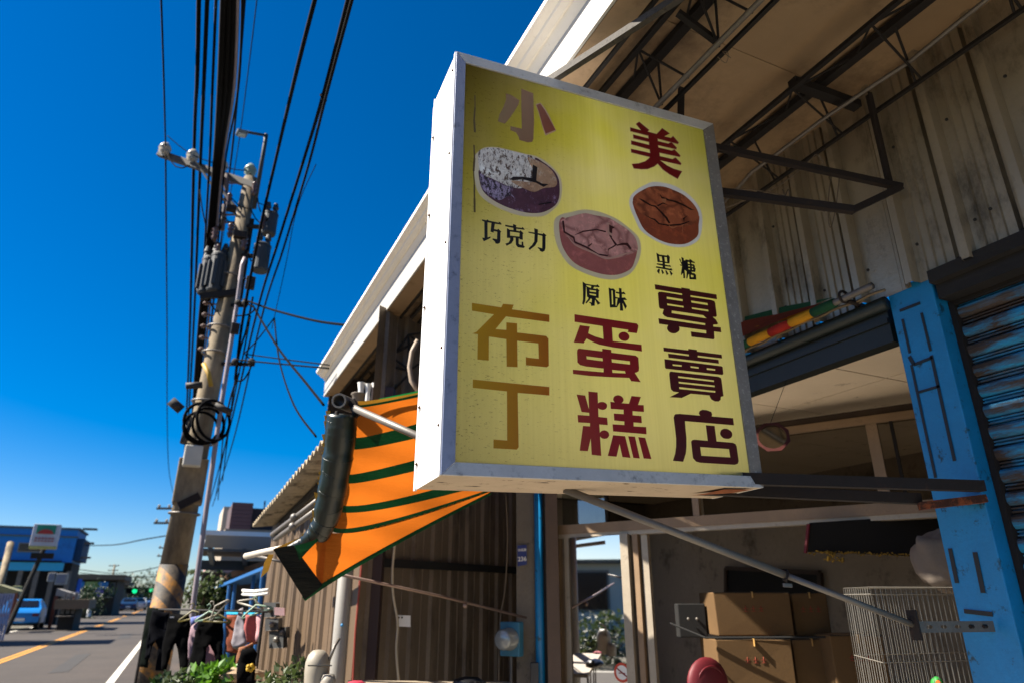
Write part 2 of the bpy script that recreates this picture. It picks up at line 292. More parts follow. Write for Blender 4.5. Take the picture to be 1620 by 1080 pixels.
# ================================================================== light box sign
GLYPHS={"bu":[[[[107,1280],[235,1282],[243,1265],[291,1262],[283,1284],[455,1285],[454,1319],[256,1320],[211,1382],[258,1380],[258,1346],[306,1344],[306,1385],[438,1384],[448,1395],[447,1513],[438,1521],[344,1522],[344,1488],[402,1488],[401,1421],[306,1421],[307,1534],[260,1537],[258,1420],[182,1418],[183,1519],[135,1520],[135,1414],[112,1413],[128,1405],[203,1318],[108,1315]]]],"ding":[[[[118,1604],[447,1605],[446,1641],[307,1642],[310,1860],[302,1870],[206,1870],[206,1836],[262,1837],[261,1640],[118,1638]]]],"dan":[[[[576,1266],[890,1268],[898,1276],[897,1286],[887,1316],[839,1316],[844,1305],[760,1304],[760,1368],[907,1367],[907,1399],[759,1397],[690,1392],[660,1384],[630,1372],[615,1395],[567,1397],[600,1314],[649,1314],[639,1347],[671,1357],[714,1364],[713,1304],[575,1302]]],[[[846,1342],[841,1350],[835,1356],[826,1360],[816,1361],[807,1360],[799,1356],[793,1351],[791,1344],[792,1336],[796,1329],[803,1323],[811,1319],[821,1317],[831,1318],[838,1322],[844,1328],[847,1335]]],[[[590,1421],[704,1421],[705,1409],[749,1409],[749,1422],[872,1422],[885,1430],[885,1479],[882,1493],[871,1500],[861,1503],[888,1543],[840,1543],[831,1529],[736,1535],[634,1539],[558,1538],[558,1519],[705,1516],[706,1499],[620,1499],[593,1495],[581,1485],[581,1441],[583,1428]],[[625,1452],[704,1453],[704,1466],[626,1465]],[[748,1452],[840,1452],[840,1467],[749,1467]],[[748,1501],[811,1500],[815,1510],[749,1514]]]],"gao":[[[[627,1608],[671,1608],[669,1714],[710,1715],[711,1746],[671,1746],[673,1876],[629,1874],[628,1807],[612,1860],[575,1860],[595,1757],[627,1757],[628,1743],[573,1744],[572,1713],[626,1712],[626,1700],[591,1699],[571,1626],[611,1627],[626,1684]]],[[[713,1665],[711,1671],[706,1677],[699,1681],[691,1683],[682,1682],[675,1680],[669,1676],[666,1671],[666,1665],[668,1659],[673,1653],[680,1650],[688,1648],[697,1648],[704,1650],[710,1654],[713,1659]]],[[[715,1790],[711,1796],[706,1801],[699,1804],[691,1805],[683,1804],[677,1801],[672,1796],[669,1791],[670,1784],[673,1779],[678,1774],[685,1771],[693,1769],[701,1770],[708,1773],[713,1778],[715,1784]]],[[[730,1644],[779,1646],[821,1645],[836,1610],[883,1610],[866,1647],[894,1646],[893,1676],[836,1677],[835,1695],[878,1695],[878,1726],[837,1726],[836,1743],[898,1742],[897,1773],[735,1771],[734,1741],[791,1740],[792,1725],[743,1724],[743,1694],[791,1693],[792,1674],[730,1675]]],[[[795,1634],[791,1640],[785,1645],[777,1648],[769,1650],[760,1649],[752,1646],[747,1641],[744,1635],[745,1629],[748,1622],[754,1617],[762,1614],[770,1612],[779,1613],[787,1616],[792,1621],[795,1627]]],[[[734,1787],[791,1788],[810,1878],[772,1876],[762,1823],[744,1876],[703,1875]]],[[[806,1787],[839,1787],[855,1878],[824,1877]]],[[[855,1788],[889,1789],[912,1878],[874,1877]]]],"zhuan":[[[[1006,1054],[1156,1053],[1157,1047],[1206,1047],[1206,1054],[1362,1053],[1362,1079],[1339,1079],[1205,1081],[1206,1089],[1329,1088],[1344,1091],[1348,1101],[1348,1169],[1341,1175],[1323,1177],[1339,1189],[1350,1208],[1342,1214],[1320,1218],[1320,1228],[1363,1226],[1363,1252],[1320,1253],[1318,1286],[1311,1294],[1185,1296],[1184,1270],[1273,1269],[1274,1253],[1123,1254],[1059,1254],[1011,1254],[1010,1227],[1272,1227],[1274,1217],[1059,1215],[1044,1210],[1035,1200],[1040,1187],[1045,1176],[1023,1176],[1019,1167],[1020,1098],[1027,1090],[1043,1087],[1157,1087],[1157,1079],[1007,1080]],[[1067,1109],[1157,1109],[1157,1119],[1067,1120]],[[1206,1109],[1301,1108],[1302,1119],[1207,1119]],[[1066,1144],[1158,1144],[1158,1152],[1067,1153]],[[1205,1144],[1300,1143],[1301,1152],[1206,1152]],[[1089,1177],[1267,1176],[1285,1190],[1086,1190]]],[[[1122,1267],[1118,1276],[1109,1283],[1099,1289],[1087,1292],[1075,1292],[1065,1289],[1057,1283],[1053,1275],[1053,1266],[1058,1257],[1066,1249],[1077,1243],[1089,1240],[1101,1240],[1111,1244],[1119,1249],[1123,1258]]]],"mai":[[[[1023,1366],[1159,1365],[1160,1357],[1208,1357],[1208,1365],[1348,1365],[1348,1384],[1209,1385],[1208,1393],[1326,1393],[1326,1412],[1046,1413],[1045,1393],[1159,1393],[1159,1385],[1023,1385]]],[[[1023,1422],[1339,1423],[1345,1427],[1344,1461],[1337,1466],[1026,1467],[1022,1463]],[[1064,1442],[1114,1441],[1113,1449],[1065,1449]],[[1162,1441],[1207,1441],[1206,1449],[1162,1448]],[[1252,1441],[1300,1441],[1299,1449],[1252,1449]]],[[[1050,1478],[1314,1477],[1327,1482],[1329,1493],[1329,1569],[1314,1573],[1310,1588],[1297,1597],[1277,1598],[1259,1591],[1251,1578],[1251,1572],[1147,1573],[1096,1597],[1032,1599],[1085,1572],[1055,1571],[1044,1563],[1042,1550],[1041,1493],[1044,1483]],[[1088,1496],[1286,1497],[1284,1505],[1088,1504]],[[1088,1522],[1286,1522],[1285,1530],[1088,1530]],[[1088,1547],[1286,1548],[1284,1556],[1088,1556]]]],"dian":[[[[1055,1674],[1077,1671],[1186,1671],[1180,1662],[1186,1650],[1202,1643],[1225,1643],[1249,1649],[1253,1660],[1249,1670],[1368,1670],[1368,1703],[1101,1702],[1100,1737],[1100,1778],[1096,1814],[1089,1845],[1071,1882],[1019,1880],[1034,1848],[1042,1817],[1046,1781],[1045,1740],[1043,1691],[1048,1679]]],[[[1123,1792],[1131,1784],[1144,1782],[1212,1783],[1211,1713],[1259,1713],[1260,1783],[1349,1784],[1363,1789],[1368,1799],[1369,1865],[1362,1877],[1344,1883],[1159,1882],[1138,1878],[1124,1864],[1123,1838]],[[1168,1813],[1323,1814],[1325,1851],[1169,1851]]],[[[1350,1753],[1344,1760],[1334,1766],[1323,1768],[1311,1768],[1300,1766],[1291,1760],[1286,1753],[1284,1746],[1287,1738],[1293,1730],[1302,1725],[1313,1722],[1325,1722],[1336,1725],[1345,1730],[1351,1737],[1352,1745]]]],"xiao_left":[[[[253,161],[285,163],[324,181],[318,211],[299,251],[275,299],[249,341],[214,337],[222,294],[243,241],[255,195]]]],"xiao_mid":[[[[334,107],[398,116],[399,298],[394,388],[388,407],[364,416],[322,414],[319,398],[305,376],[277,370],[277,346],[335,345],[333,213]]]],"xiao_right_rim":[[[[408,180],[435,161],[460,190],[478,220],[516,307],[457,352],[445,313],[422,219]]]],"xiao_right":[[[[413,184],[434,167],[459,204],[477,237],[512,303],[459,340],[445,299],[425,218]]]],"mei":[[[[943,169],[1008,168],[981,135],[1000,117],[1057,152],[1046,166],[1103,166],[1121,145],[1142,118],[1185,139],[1149,168],[1191,168],[1207,152],[1238,183],[1232,193],[1105,193],[1105,211],[1170,210],[1192,194],[1221,221],[1217,231],[1103,235],[1105,251],[1188,250],[1206,237],[1238,266],[1234,275],[1108,281],[1107,305],[1187,303],[1208,289],[1238,316],[1235,325],[1107,329],[1148,353],[1186,363],[1238,366],[1206,418],[1158,402],[1121,383],[1091,353],[1067,377],[1026,402],[987,413],[944,419],[935,396],[975,383],[1015,360],[1036,341],[1048,324],[937,324],[937,304],[1051,300],[1051,276],[941,273],[942,251],[1050,250],[1051,229],[957,231],[957,210],[1050,209],[1050,189],[942,191]]]],"mei_rim":[[[[940,166],[1006,167],[976,136],[1001,113],[1061,151],[1050,163],[1102,163],[1119,143],[1142,114],[1190,138],[1153,166],[1191,164],[1208,147],[1242,182],[1233,197],[1108,196],[1108,207],[1170,206],[1193,189],[1225,219],[1219,234],[1106,237],[1108,248],[1188,246],[1207,233],[1242,264],[1236,278],[1110,284],[1110,302],[1187,300],[1209,284],[1242,314],[1237,328],[1109,330],[1150,350],[1187,360],[1242,363],[1206,422],[1156,405],[1118,386],[1090,358],[1068,379],[1027,405],[987,416],[941,422],[932,395],[974,380],[1014,358],[1034,339],[1043,327],[934,327],[934,301],[1048,297],[1048,279],[938,276],[939,249],[1047,247],[1047,233],[954,235],[954,207],[1047,206],[1046,193],[939,194]]]],"qiao":[[[[144,879],[164,880],[170,874],[175,879],[221,880],[227,874],[236,885],[232,888],[204,889],[200,916],[215,917],[220,911],[234,923],[230,928],[230,968],[227,980],[218,986],[207,986],[206,978],[193,969],[195,963],[214,964],[215,927],[199,926],[198,935],[184,932],[188,888],[170,889],[171,963],[185,956],[184,964],[154,986],[146,969],[157,968],[155,889],[144,886]]]],"ke":[[[[252,884],[289,884],[289,873],[304,876],[304,886],[330,885],[335,879],[345,889],[342,892],[305,894],[305,903],[319,904],[325,898],[339,910],[335,915],[335,944],[320,944],[319,939],[316,940],[315,966],[320,970],[329,970],[330,953],[337,954],[338,971],[345,976],[339,984],[311,985],[302,975],[301,940],[291,941],[291,954],[281,972],[259,988],[253,978],[268,970],[275,955],[275,946],[260,948],[260,899],[272,905],[291,904],[290,893],[252,892]],[[275,914],[320,912],[319,931],[275,934]]]],"li":[[[[362,897],[392,896],[391,874],[409,877],[408,896],[431,896],[436,889],[451,899],[446,904],[444,965],[439,980],[428,987],[416,984],[415,977],[405,970],[409,967],[428,969],[430,906],[408,904],[406,939],[394,962],[367,989],[362,981],[378,963],[390,942],[392,904],[363,903]]]],"yuan":[[[[623,1101],[638,1109],[666,1110],[692,1109],[698,1103],[709,1113],[705,1117],[681,1118],[675,1127],[689,1128],[695,1122],[707,1133],[703,1138],[701,1171],[686,1172],[686,1175],[708,1195],[694,1205],[682,1181],[678,1211],[661,1215],[660,1205],[651,1200],[654,1196],[664,1198],[666,1180],[659,1179],[655,1187],[637,1207],[632,1202],[645,1187],[650,1177],[642,1172],[641,1124],[639,1124],[635,1173],[632,1196],[623,1215],[616,1210],[621,1190],[623,1149]],[[656,1137],[689,1136],[689,1144],[657,1145]],[[655,1154],[688,1154],[688,1162],[656,1161]],[[639,1116],[666,1116],[663,1127],[645,1122]]]],"wei":[[[[755,1110],[767,1114],[780,1111],[791,1120],[788,1128],[788,1152],[808,1153],[809,1134],[791,1132],[791,1125],[809,1125],[809,1103],[823,1105],[822,1124],[835,1119],[844,1131],[823,1132],[822,1151],[838,1147],[849,1159],[830,1161],[845,1190],[836,1205],[823,1177],[824,1215],[807,1217],[809,1178],[792,1203],[756,1209]],[[769,1123],[775,1123],[774,1190],[767,1193]],[[788,1160],[799,1159],[790,1195],[786,1196]]]],"hei":[[[[1032,881],[1047,889],[1091,887],[1098,880],[1108,891],[1102,928],[1077,930],[1075,938],[1098,939],[1104,935],[1111,945],[1075,947],[1076,955],[1103,956],[1109,950],[1116,961],[1112,965],[1022,964],[1024,956],[1061,955],[1061,947],[1028,946],[1029,939],[1062,937],[1062,928],[1034,932]],[[1046,898],[1061,898],[1062,921],[1048,923]],[[1076,897],[1090,896],[1090,922],[1077,922]]],[[[1036,967],[1044,969],[1037,996],[1025,982]]],[[[1050,970],[1058,969],[1066,986],[1055,993]]],[[[1073,969],[1081,969],[1091,986],[1079,995]]],[[[1097,968],[1106,969],[1115,981],[1104,994]]]],"tang":[[[[1162,892],[1169,890],[1173,908],[1176,907],[1176,879],[1190,884],[1189,895],[1194,896],[1202,888],[1223,889],[1224,880],[1237,886],[1245,894],[1248,889],[1256,900],[1232,900],[1231,906],[1241,909],[1243,906],[1252,915],[1250,924],[1255,930],[1249,949],[1226,952],[1232,958],[1244,957],[1252,964],[1251,990],[1210,995],[1211,968],[1207,968],[1197,995],[1192,992],[1199,955],[1187,947],[1186,993],[1175,995],[1176,967],[1165,980],[1162,978],[1175,928],[1163,928],[1163,923],[1174,922],[1171,917]],[[1211,901],[1221,900],[1223,910],[1211,910]],[[1212,918],[1222,918],[1222,924],[1212,925]],[[1211,935],[1221,935],[1220,941],[1211,941]],[[1233,918],[1239,918],[1240,924],[1233,925]],[[1232,934],[1239,934],[1239,940],[1232,940]],[[1221,969],[1237,969],[1236,980],[1221,982]]]],"c1_rim":[[[[118,536],[141,509],[170,493],[222,483],[289,483],[350,484],[404,483],[455,500],[501,533],[526,565],[537,609],[532,673],[515,722],[475,771],[437,801],[384,816],[325,823],[259,815],[191,795],[145,770],[119,735],[110,697],[102,635],[102,570]]]],"c1_cream":[[[[121,539],[145,514],[174,497],[222,489],[289,487],[350,488],[396,495],[418,566],[417,617],[386,649],[326,679],[274,683],[223,671],[179,657],[132,640]]]],"c1_body":[[[[125,630],[157,654],[223,663],[274,679],[326,679],[394,630],[396,500],[443,509],[493,539],[518,576],[524,616],[520,684],[496,735],[441,779],[384,798],[325,801],[252,791],[191,769],[148,736],[131,692]]]],"c1_top":[[[[361,508],[404,506],[450,520],[489,549],[511,594],[499,631],[440,653],[393,684],[341,676],[289,659],[289,647],[387,632],[403,591]]]],"c1_crack":[[[[272,645],[289,627],[334,616],[383,612],[388,536],[411,545],[404,620],[433,630],[467,626],[440,647],[402,633],[334,630],[289,647]]],[[[411,745],[477,718],[480,724],[415,749]]]],"c1_lilac":[[[[130,649],[179,665],[245,682],[289,680],[274,707],[303,745],[274,731],[223,766],[180,752],[144,721]]]],"c2_rim":[[[[495,805],[533,771],[577,752],[641,724],[706,716],[767,722],[828,739],[893,776],[936,813],[947,857],[941,907],[920,959],[882,1014],[831,1048],[774,1067],[703,1069],[630,1056],[566,1032],[526,990],[499,933],[488,865]]]],"c2_side":[[[[516,819],[544,789],[595,871],[679,923],[774,941],[858,906],[924,861],[923,894],[906,946],[884,990],[841,1021],[791,1041],[727,1047],[650,1037],[586,1014],[545,971],[521,913]]]],"c2_top":[[[[520,818],[544,793],[596,766],[652,742],[705,742],[779,741],[827,760],[871,780],[915,817],[928,860],[921,894],[856,931],[785,959],[733,961],[655,935],[594,915],[548,884],[538,867]]]],"c2_crack":[[[[530,808],[540,806],[544,861],[591,880],[594,903],[656,919],[710,945],[766,943],[757,952],[709,953],[651,928],[590,912],[583,889],[536,869]]],[[[589,872],[636,839],[709,815],[759,817],[757,824],[709,822],[640,845],[597,869]]],[[[778,778],[809,787],[795,797],[788,846],[815,878],[797,895],[767,914],[762,943],[762,912],[802,882],[776,840]]],[[[846,863],[874,858],[893,883],[884,893],[864,872],[831,879],[810,887],[815,878]]],[[[656,915],[681,895],[680,901],[664,918]]]],"c2_light":[[[[764,773],[785,769],[774,783],[778,819],[788,822],[789,838],[765,822],[771,796]]],[[[549,872],[593,917],[678,939],[749,958],[815,934],[900,898],[814,946],[748,968],[678,949],[589,924]]]],"c3_rim":[[[[901,622],[917,581],[958,537],[1008,500],[1049,475],[1111,465],[1173,466],[1233,485],[1284,515],[1323,564],[1334,618],[1323,689],[1299,753],[1250,796],[1199,819],[1133,830],[1066,824],[1002,802],[951,771],[926,719],[906,666]]]],"c3_side":[[[[921,617],[945,595],[1022,675],[1121,709],[1214,690],[1310,615],[1304,676],[1293,733],[1252,774],[1201,803],[1135,815],[1076,812],[1019,794],[972,763],[944,708],[925,654]]]],"c3_top":[[[[922,613],[938,578],[983,540],[1037,506],[1109,489],[1170,495],[1235,513],[1288,554],[1312,601],[1304,642],[1264,680],[1208,704],[1146,714],[1085,720],[1044,708],[979,688],[940,655]]]],"c3_crack":[[[[956,591],[987,597],[1027,615],[1053,614],[1085,641],[1116,668],[1130,698],[1121,704],[1103,675],[1068,640],[1048,623],[1018,621],[977,607]]],[[[973,677],[1020,692],[1041,692],[1065,712],[1121,709],[1192,690],[1248,662],[1247,668],[1191,699],[1120,718],[1060,719],[1036,701],[1020,698]]],[[[1082,535],[1096,553],[1136,559],[1180,558],[1224,568],[1275,587],[1293,588],[1265,594],[1218,578],[1170,569],[1127,566],[1092,562]]],[[[1057,613],[1099,585],[1132,596],[1098,593],[1070,614]]],[[[1209,653],[1243,633],[1223,650],[1215,677]]]],"c3_light":[[[[1092,567],[1119,561],[1114,581],[1103,586],[1093,579]]],[[[1120,713],[1145,718],[1205,692],[1241,684],[1204,698],[1198,752],[1200,697],[1145,725],[1128,724]]]]}
SW, SH = 1480., 1980.
TL = V((.80428, 2.33929, 3.94166)); U = V((1.47794, -.06717, .03966)); Vv = V((-.00895, -.02735, -1.97929))
N = U.cross(Vv).normalized()          # points away from the camera side?
if N.dot(EYE-TL) < 0: N = -N
def sp(x, y, d=0.): return TL+U*(x/SW)+Vv*(y/SH)+N*(d/1000.)      # sign point in mm, d = proud of the face
sign = thing('light_box_sign', 'big yellow light box sign with red characters and three cake pictures', 'sign', sp(740, 1980, -170))
DEP = 350.
# casing
SIDEW = mat('sign_side_white', '#e4e2de', .4, .0, .04, 3, '#8d7a66', (.72, .78), 11, .12, 80)
BOTM = mat('sign_underside', '#b9a78f', .7, 0, .15, 8, '#3c2a1c', (.60, .63), 9, .35, 60, streak=(1, 3, 3))
def quad(mb, a, b_, c, d, mi=0): mb.add([a, b_, c, d], [(0, 1, 2, 3)], mi)
b = MB(); b.prism([sp(0, 0, -6), sp(0, SH, -6), sp(0, SH, -DEP), sp(0, 0, -DEP)], -N.cross(Vv).normalized()*0+U.normalized()*.004); b.build('side_panel', SIDEW, sign)
b = MB(); b.prism([sp(SW-4, 0, -6), sp(SW-4, SH, -6), sp(SW-4, SH, -DEP), sp(SW-4, 0, -DEP)], U.normalized()*.004); b.build('side_panel', SIDEW, sign)
b = MB(); b.prism([sp(4, 4, -6), sp(SW-4, 4, -6), sp(SW-4, 4, -DEP), sp(4, 4, -DEP)], Vv.normalized()*.004); b.build('top_panel', SIDEW, sign)
def under(u, v):
    x = 4+(SW-8)*u; d = -6-(DEP-6)*v
    sag = 10*max(0, sin(u*pi))*sin(v*pi)
    return sp(x, SH-2+sag, d)
b = MB(); b.grid(under, 24, 6); b.build('bottom_panel', BOTM, sign, smooth=True)
# folded lip seams along the lit side
b = MB()
b.bar(sp(-3, 0, -8), sp(-3, SH, -8), .006, .02, up=N); b.build('side_trim', SIDEW, sign)
b = MB(); b.bar(sp(-3, 0, -DEP+6), sp(-3, SH+4, -DEP+6), .008, .012, up=N); b.build('side_trim', SIDEW, sign)
b = MB(); b.bar(sp(2, 30, -DEP-14), sp(2, SH+2, -DEP-14), .010, .022, up=N); b.build('rear_flange', SIDEW, sign)
RIV = mat('rust_rivet', '#4a2a18', .8, .3, .3)
rv = MB(); rv.ball(sp(-7, 90, -26), .006, 5); rv = rv.build('rivet', RIV, sign, smooth=True)
for y in (560, 1010, 1480, 1790):
    copy_at(rv, Vv*((y-90)/SH))
for y in (250, 700, 1180, 1640, 1880):
    copy_at(rv, Vv*((y-90)/SH)-N*.305)
# frame: four mitred strips, left/top/bottom inner edges as measured
I = dict(tl=(47, 48), tr=(1413, 52), br=(1421, 1930), bl=(54, 1930))
def strip(name, o1, o2, i1, i2, m):
    b = MB()
    v = [sp(*o1, 6), sp(*o2, 6), sp(*i2, 1), sp(*i1, 1), sp(*o1, -8), sp(*o2, -8), sp(*i2, -12), sp(*i1, -12)]
    b.add(v, [(0, 1, 2, 3), (4, 7, 6, 5), (0, 4, 5, 1), (3, 2, 6, 7), (0, 3, 7, 4), (1, 5, 6, 2)]); return b.build(name, m, sign, bevel=.0015)
ALUB = mat('frame_sky_tinted_grey', '#8b93ab', .45, .2, .15, 8, '#4f5668', (.55, .7), 14, .2, 120)  # left strip: bluish sky light on its shaded face put into the colour
ALUG = mat('frame_worn_grey', '#7a7670', .7, .1, .25, 14, '#a09c94', (.55, .7), 60, .4, 200)
strip('frame_strip', (0, 0), (0, SH), I['tl'], I['bl'], ALUB)
strip('frame_strip', (1.5, -.5), (SW, 0), (I['tl'][0]+1.5, I['tl'][1]-.5), I['tr'], ALU)
strip('frame_strip', (SW, 1), (SW, SH), (I['tr'][0], I['tr'][1]+1), I['br'], ALUG)
strip('frame_strip', (1.5, SH), (SW-1.5, SH+.5), (I['bl'][0]+1.5, I['bl'][1]+.5), (I['br'][0]-1.5, I['br'][1]+.5), ALU)
# face: ribbed translucent acrylic
def acrylic(name, base, faded, trans=.88):
    M = NT(name); sep = M.n('ShaderNodeSeparateXYZ'); M.l(M.co, sep.inputs[0])
    big = M.noise(1.6, 3, .5); fade = M.ramp(big, .38, .62)
    # weathering: grime along the left side and top left corner
    gx = M.n('ShaderNodeMapRange'); gx.inputs['From Min'].default_value = .0; gx.inputs['From Max'].default_value = -.72
    M.l(sep.outputs['X'], gx.inputs['Value'])
    gz = M.n('ShaderNodeMapRange'); gz.inputs['From Min'].default_value = .9; gz.inputs['From Max'].default_value = 1.95
    M.l(sep.outputs['Z'], gz.inputs['Value'])
    mul = M.n('ShaderNodeMath', operation='MULTIPLY'); M.l(gx.outputs[0], mul.inputs[0]); M.l(gz.outputs[0], mul.inputs[1])
    col = M.mix(fade, lin(base), lin(faded))
    gzt = M.n('ShaderNodeMapRange'); gzt.inputs['From Min'].default_value = .2; gzt.inputs['From Max'].default_value = 1.9; M.l(sep.outputs['Z'], gzt.inputs['Value'])
    col = M.mix(gzt.outputs[0], lin(faded), col)
    col = M.mix(mul.outputs[0], col, lin('#8a7c28'))
    gm = M.n('ShaderNodeMath', operation='MULTIPLY'); gm.inputs[1].default_value = .2; M.l(gx.outputs[0], gm.inputs[0]); col = M.mix(gm.outputs[0], col, lin('#8f8438'))
    # scratches and specks, denser on the left
    vv = M.mapping((7, 7, 20)); sc = M.noise(7, 7, .78, vv)
    th = M.ramp(sc, .595, .64)
    m2 = M.n('ShaderNodeMath', operation='MULTIPLY'); M.l(th, m2.inputs[0]); M.l(gx.outputs[0], m2.inputs[1])
    col = M.mix(m2.outputs[0], col, lin('#5a4c24'))
    vv = M.mapping((30, 30, .25)); stv = M.noise(3, 2, .5, vv)
    col = M.mix(M.ramp(stv, .3, .8), col, (.93, .93, .9, 1), 'MULTIPLY')
    M.l(col, M.b.inputs['Base Color']); M.b.inputs['Roughness'].default_value = .38
    tr = M.n('ShaderNodeBsdfTranslucent'); M.l(col, tr.inputs['Color'])
    wv = M.n('ShaderNodeTexWave'); wv.inputs['Scale'].default_value = 26; wv.inputs['Distortion'].default_value = 0; M.l(M.co, wv.inputs['Vector']); M.bump(wv.outputs['Fac'], .03, .001)
    mx = M.n('ShaderNodeMixShader'); mx.inputs[0].default_value = trans; M.l(M.b.outputs[0], mx.inputs[1]); M.l(tr.outputs[0], mx.inputs[2]); M.l(mx.outputs[0], M.o.inputs[0])
    return M.m
FACE = acrylic('yellow_acrylic_face', '#ecec74', '#f4f2c4')
BACK = cloth('pale_rear_acrylic', '#faf8ee', .93, .02)  # unseen rear panel, made near white so more sun lights the face
b = MB(); b.prism([sp(*I['tl'], -7), sp(*I['tr'], -7), sp(*I['br'], -7), sp(*I['bl'], -7)], -N*.003); b.build('face_panel', FACE, sign)
b = MB(); b.prism([sp(6, 6, -DEP+4), sp(SW-6, 6, -DEP+4), sp(SW-6, SH-6, -DEP+4), sp(6, SH-6, -DEP+4)], -N*.003); b.build('back_panel', BACK, sign)
# print
def ink(name, c, c2=None, rough=.4, trans=.12, x0=-.5, x1=-.1):
    M = NT(name); n = M.ramp(M.noise(7, 4, .6), .35, .7); a = lin(c)
    col = M.mix(n, tuple(x*.85 for x in a[:3])+(1,), a)
    if c2:      # print that has bleached towards the open end of the sign
        sep = M.n('ShaderNodeSeparateXYZ'); M.l(M.co, sep.inputs[0]); mr = M.n('ShaderNodeMapRange'); mr.inputs['From Min'].default_value = x0; mr.inputs['From Max'].default_value = x1
        M.l(sep.outputs['X'], mr.inputs['Value']); col = M.mix(mr.outputs[0], lin(c2), col)
    M.l(col, M.b.inputs['Base Color']); M.b.inputs['Roughness'].default_value = rough
    tr = M.n('ShaderNodeBsdfTranslucent'); M.l(col, tr.inputs['Color']); mx = M.n('ShaderNodeMixShader'); mx.inputs[0].default_value = trans
    M.l(M.b.outputs[0], mx.inputs[1]); M.l(tr.outputs[0], mx.inputs[2]); M.l(mx.outputs[0], M.o.inputs[0]); return M.m
RED = ink('red_print', '#8c1610', '#9c3a18', x0=-.3, x1=-.02); MAROON = ink('maroon_print', '#4e1210')
OCH = ink('bleached_ochre_print', '#a5581a', '#bd971e', x0=-.62, x1=-.22, trans=.6)
DRED = ink('dark_red_print', '#7c0a12'); BLK = ink('black_print', '#0a0a14'); MAUVE = ink('bleached_mauve_print', '#8f6a4c', '#8a7448', x0=-.6, x1=-.4)
SALM = ink('faded_red_print', '#94513a'); RIM = ink('pale_outline_print', '#c9a586'); RIMW = ink('white_outline_print', '#f0ece6', trans=.1); RIMC = ink('cream_outline_print', '#dccdaa', trans=.1)
def smooth(r):
    n = len(r); out = []
    for i in range(n):
        p0, p1, p2, p3 = r[i-1], r[i], r[(i+1) % n], r[(i+2) % n]
        for k in range(4):
            t = k/4; out.append([.5*(2*p1[c]+(p2[c]-p0[c])*t+(2*p0[c]-5*p1[c]+4*p2[c]-p3[c])*t*t+(3*p1[c]-p0[c]-3*p2[c]+p3[c])*t**3) for c in (0, 1)])
    return out
def pr(key, m, name='character', lvl=0, label=None):
    b = MB()
    if key[0] == 'c' and 'crack' not in key: GLYPHS[key] = [[smooth(r) for r in p] for p in GLYPHS[key]]
    for i, p in enumerate(GLYPHS[key]):
        d = -6.4+lvl*.5
        b.poly([sp(x, y, d+.02*i) for x, y in p[0]], [[sp(x, y, d+.02*i) for x, y in h] for h in p[1:]])
    o = b.build(name, m, sign)
    if label: o['label'] = label
    return o
pr('bu', OCH, label='bleached ochre character 布'); pr('ding', OCH, label='bleached ochre character 丁')
pr('dan', RED, label='red character 蛋'); pr('gao', RED, label='orange red character 糕')
pr('zhuan', MAROON, label='maroon character 專'); pr('mai', MAROON, label='maroon character 賣'); pr('dian', MAROON, label='maroon character 店')
pr('mei_rim', RIM, 'character_outline'); pr('mei', DRED, lvl=1, label='dark red character 美')
pr('xiao_left', MAUVE, 'character_stroke', label='bleached left stroke of 小'); pr('xiao_mid', MAUVE, 'character_stroke', label='bleached hook stroke of 小')
pr('xiao_right_rim', RIM, 'character_outline'); pr('xiao_right', SALM, 'character_stroke', lvl=1, label='faded red right stroke of 小')
for k, t in (('qiao', '巧'), ('ke', '克'), ('li', '力'), ('yuan', '原'), ('wei', '味'), ('hei', '黑'), ('tang', '糖')):
    pr(k, BLK, label='small black character '+t)
def cake(name, c, dark, patch=None, pt=(.5, .56), ps=14, crack=False):
    M = NT(name); a = lin(c)
    col = M.mix(M.ramp(M.noise(9, 6, .7), .3, .7), lin(dark), a)
    col = M.mix(M.ramp(M.noise(60, 3, .6), .35, .6), tuple(x*.8 for x in a[:3])+(1,), col)
    vo = M.n('ShaderNodeTexVoronoi'); vo.feature = 'DISTANCE_TO_EDGE'; vo.inputs['Scale'].default_value = 7; M.l(M.n('ShaderNodeVectorMath', operation='ADD').outputs[0], vo.inputs['Vector'])
    va = vo.inputs['Vector'].links[0].from_node; nz = M.n('ShaderNodeTexNoise'); nz.inputs['Scale'].default_value = 8; M.l(M.co, nz.inputs['Vector']); M.l(M.co, va.inputs[0]); sc_ = M.n('ShaderNodeVectorMath', operation='SCALE'); sc_.inputs['Scale'].default_value = .12; M.l(nz.outputs['Color'], sc_.inputs[0]); M.l(sc_.outputs[0], va.inputs[1])
    if crack: col = M.mix(M.ramp(vo.outputs['Distance'], .0, .12), tuple(x*.6 for x in lin(dark)[:3])+(1,), col)
    col = M.mix(M.ramp(M.noise(22, 5, .75), .52, .72), col, tuple(min(1, x*1.35) for x in a[:3])+(1,))
    if patch: col = M.mix(M.ramp(M.noise(ps, 8, .8, M.mapping((1.6, 1, .8))), pt[0], pt[1]), col, lin(patch))
    M.l(col, M.b.inputs['Base Color']); M.b.inputs['Roughness'].default_value = .45
    M.bump(M.noise(50, 4, .7), .3, .002)
    tr = M.n('ShaderNodeBsdfTranslucent'); M.l(col, tr.inputs['Color']); mx = M.n('ShaderNodeMixShader'); mx.inputs[0].default_value = .08; M.l(M.b.outputs[0], mx.inputs[1]); M.l(tr.outputs[0], mx.inputs[2]); M.l(mx.outputs[0], M.o.inputs[0]); return M.m
pr('c1_rim', RIMC, 'picture_border'); pr('c1_body', cake('dark_cake_print', '#5c3442', '#3a1c2a', '#8f7590', (.56, .62), 22), 'cake_picture', 1, 'dark purplish cake, half flaked away')
pr('c1_cream', cake('flaked_white_print', '#ece4d8', '#d4cabc', '#5b4436', (.515, .545), 42), 'cake_picture', 2, 'flaked off white area')
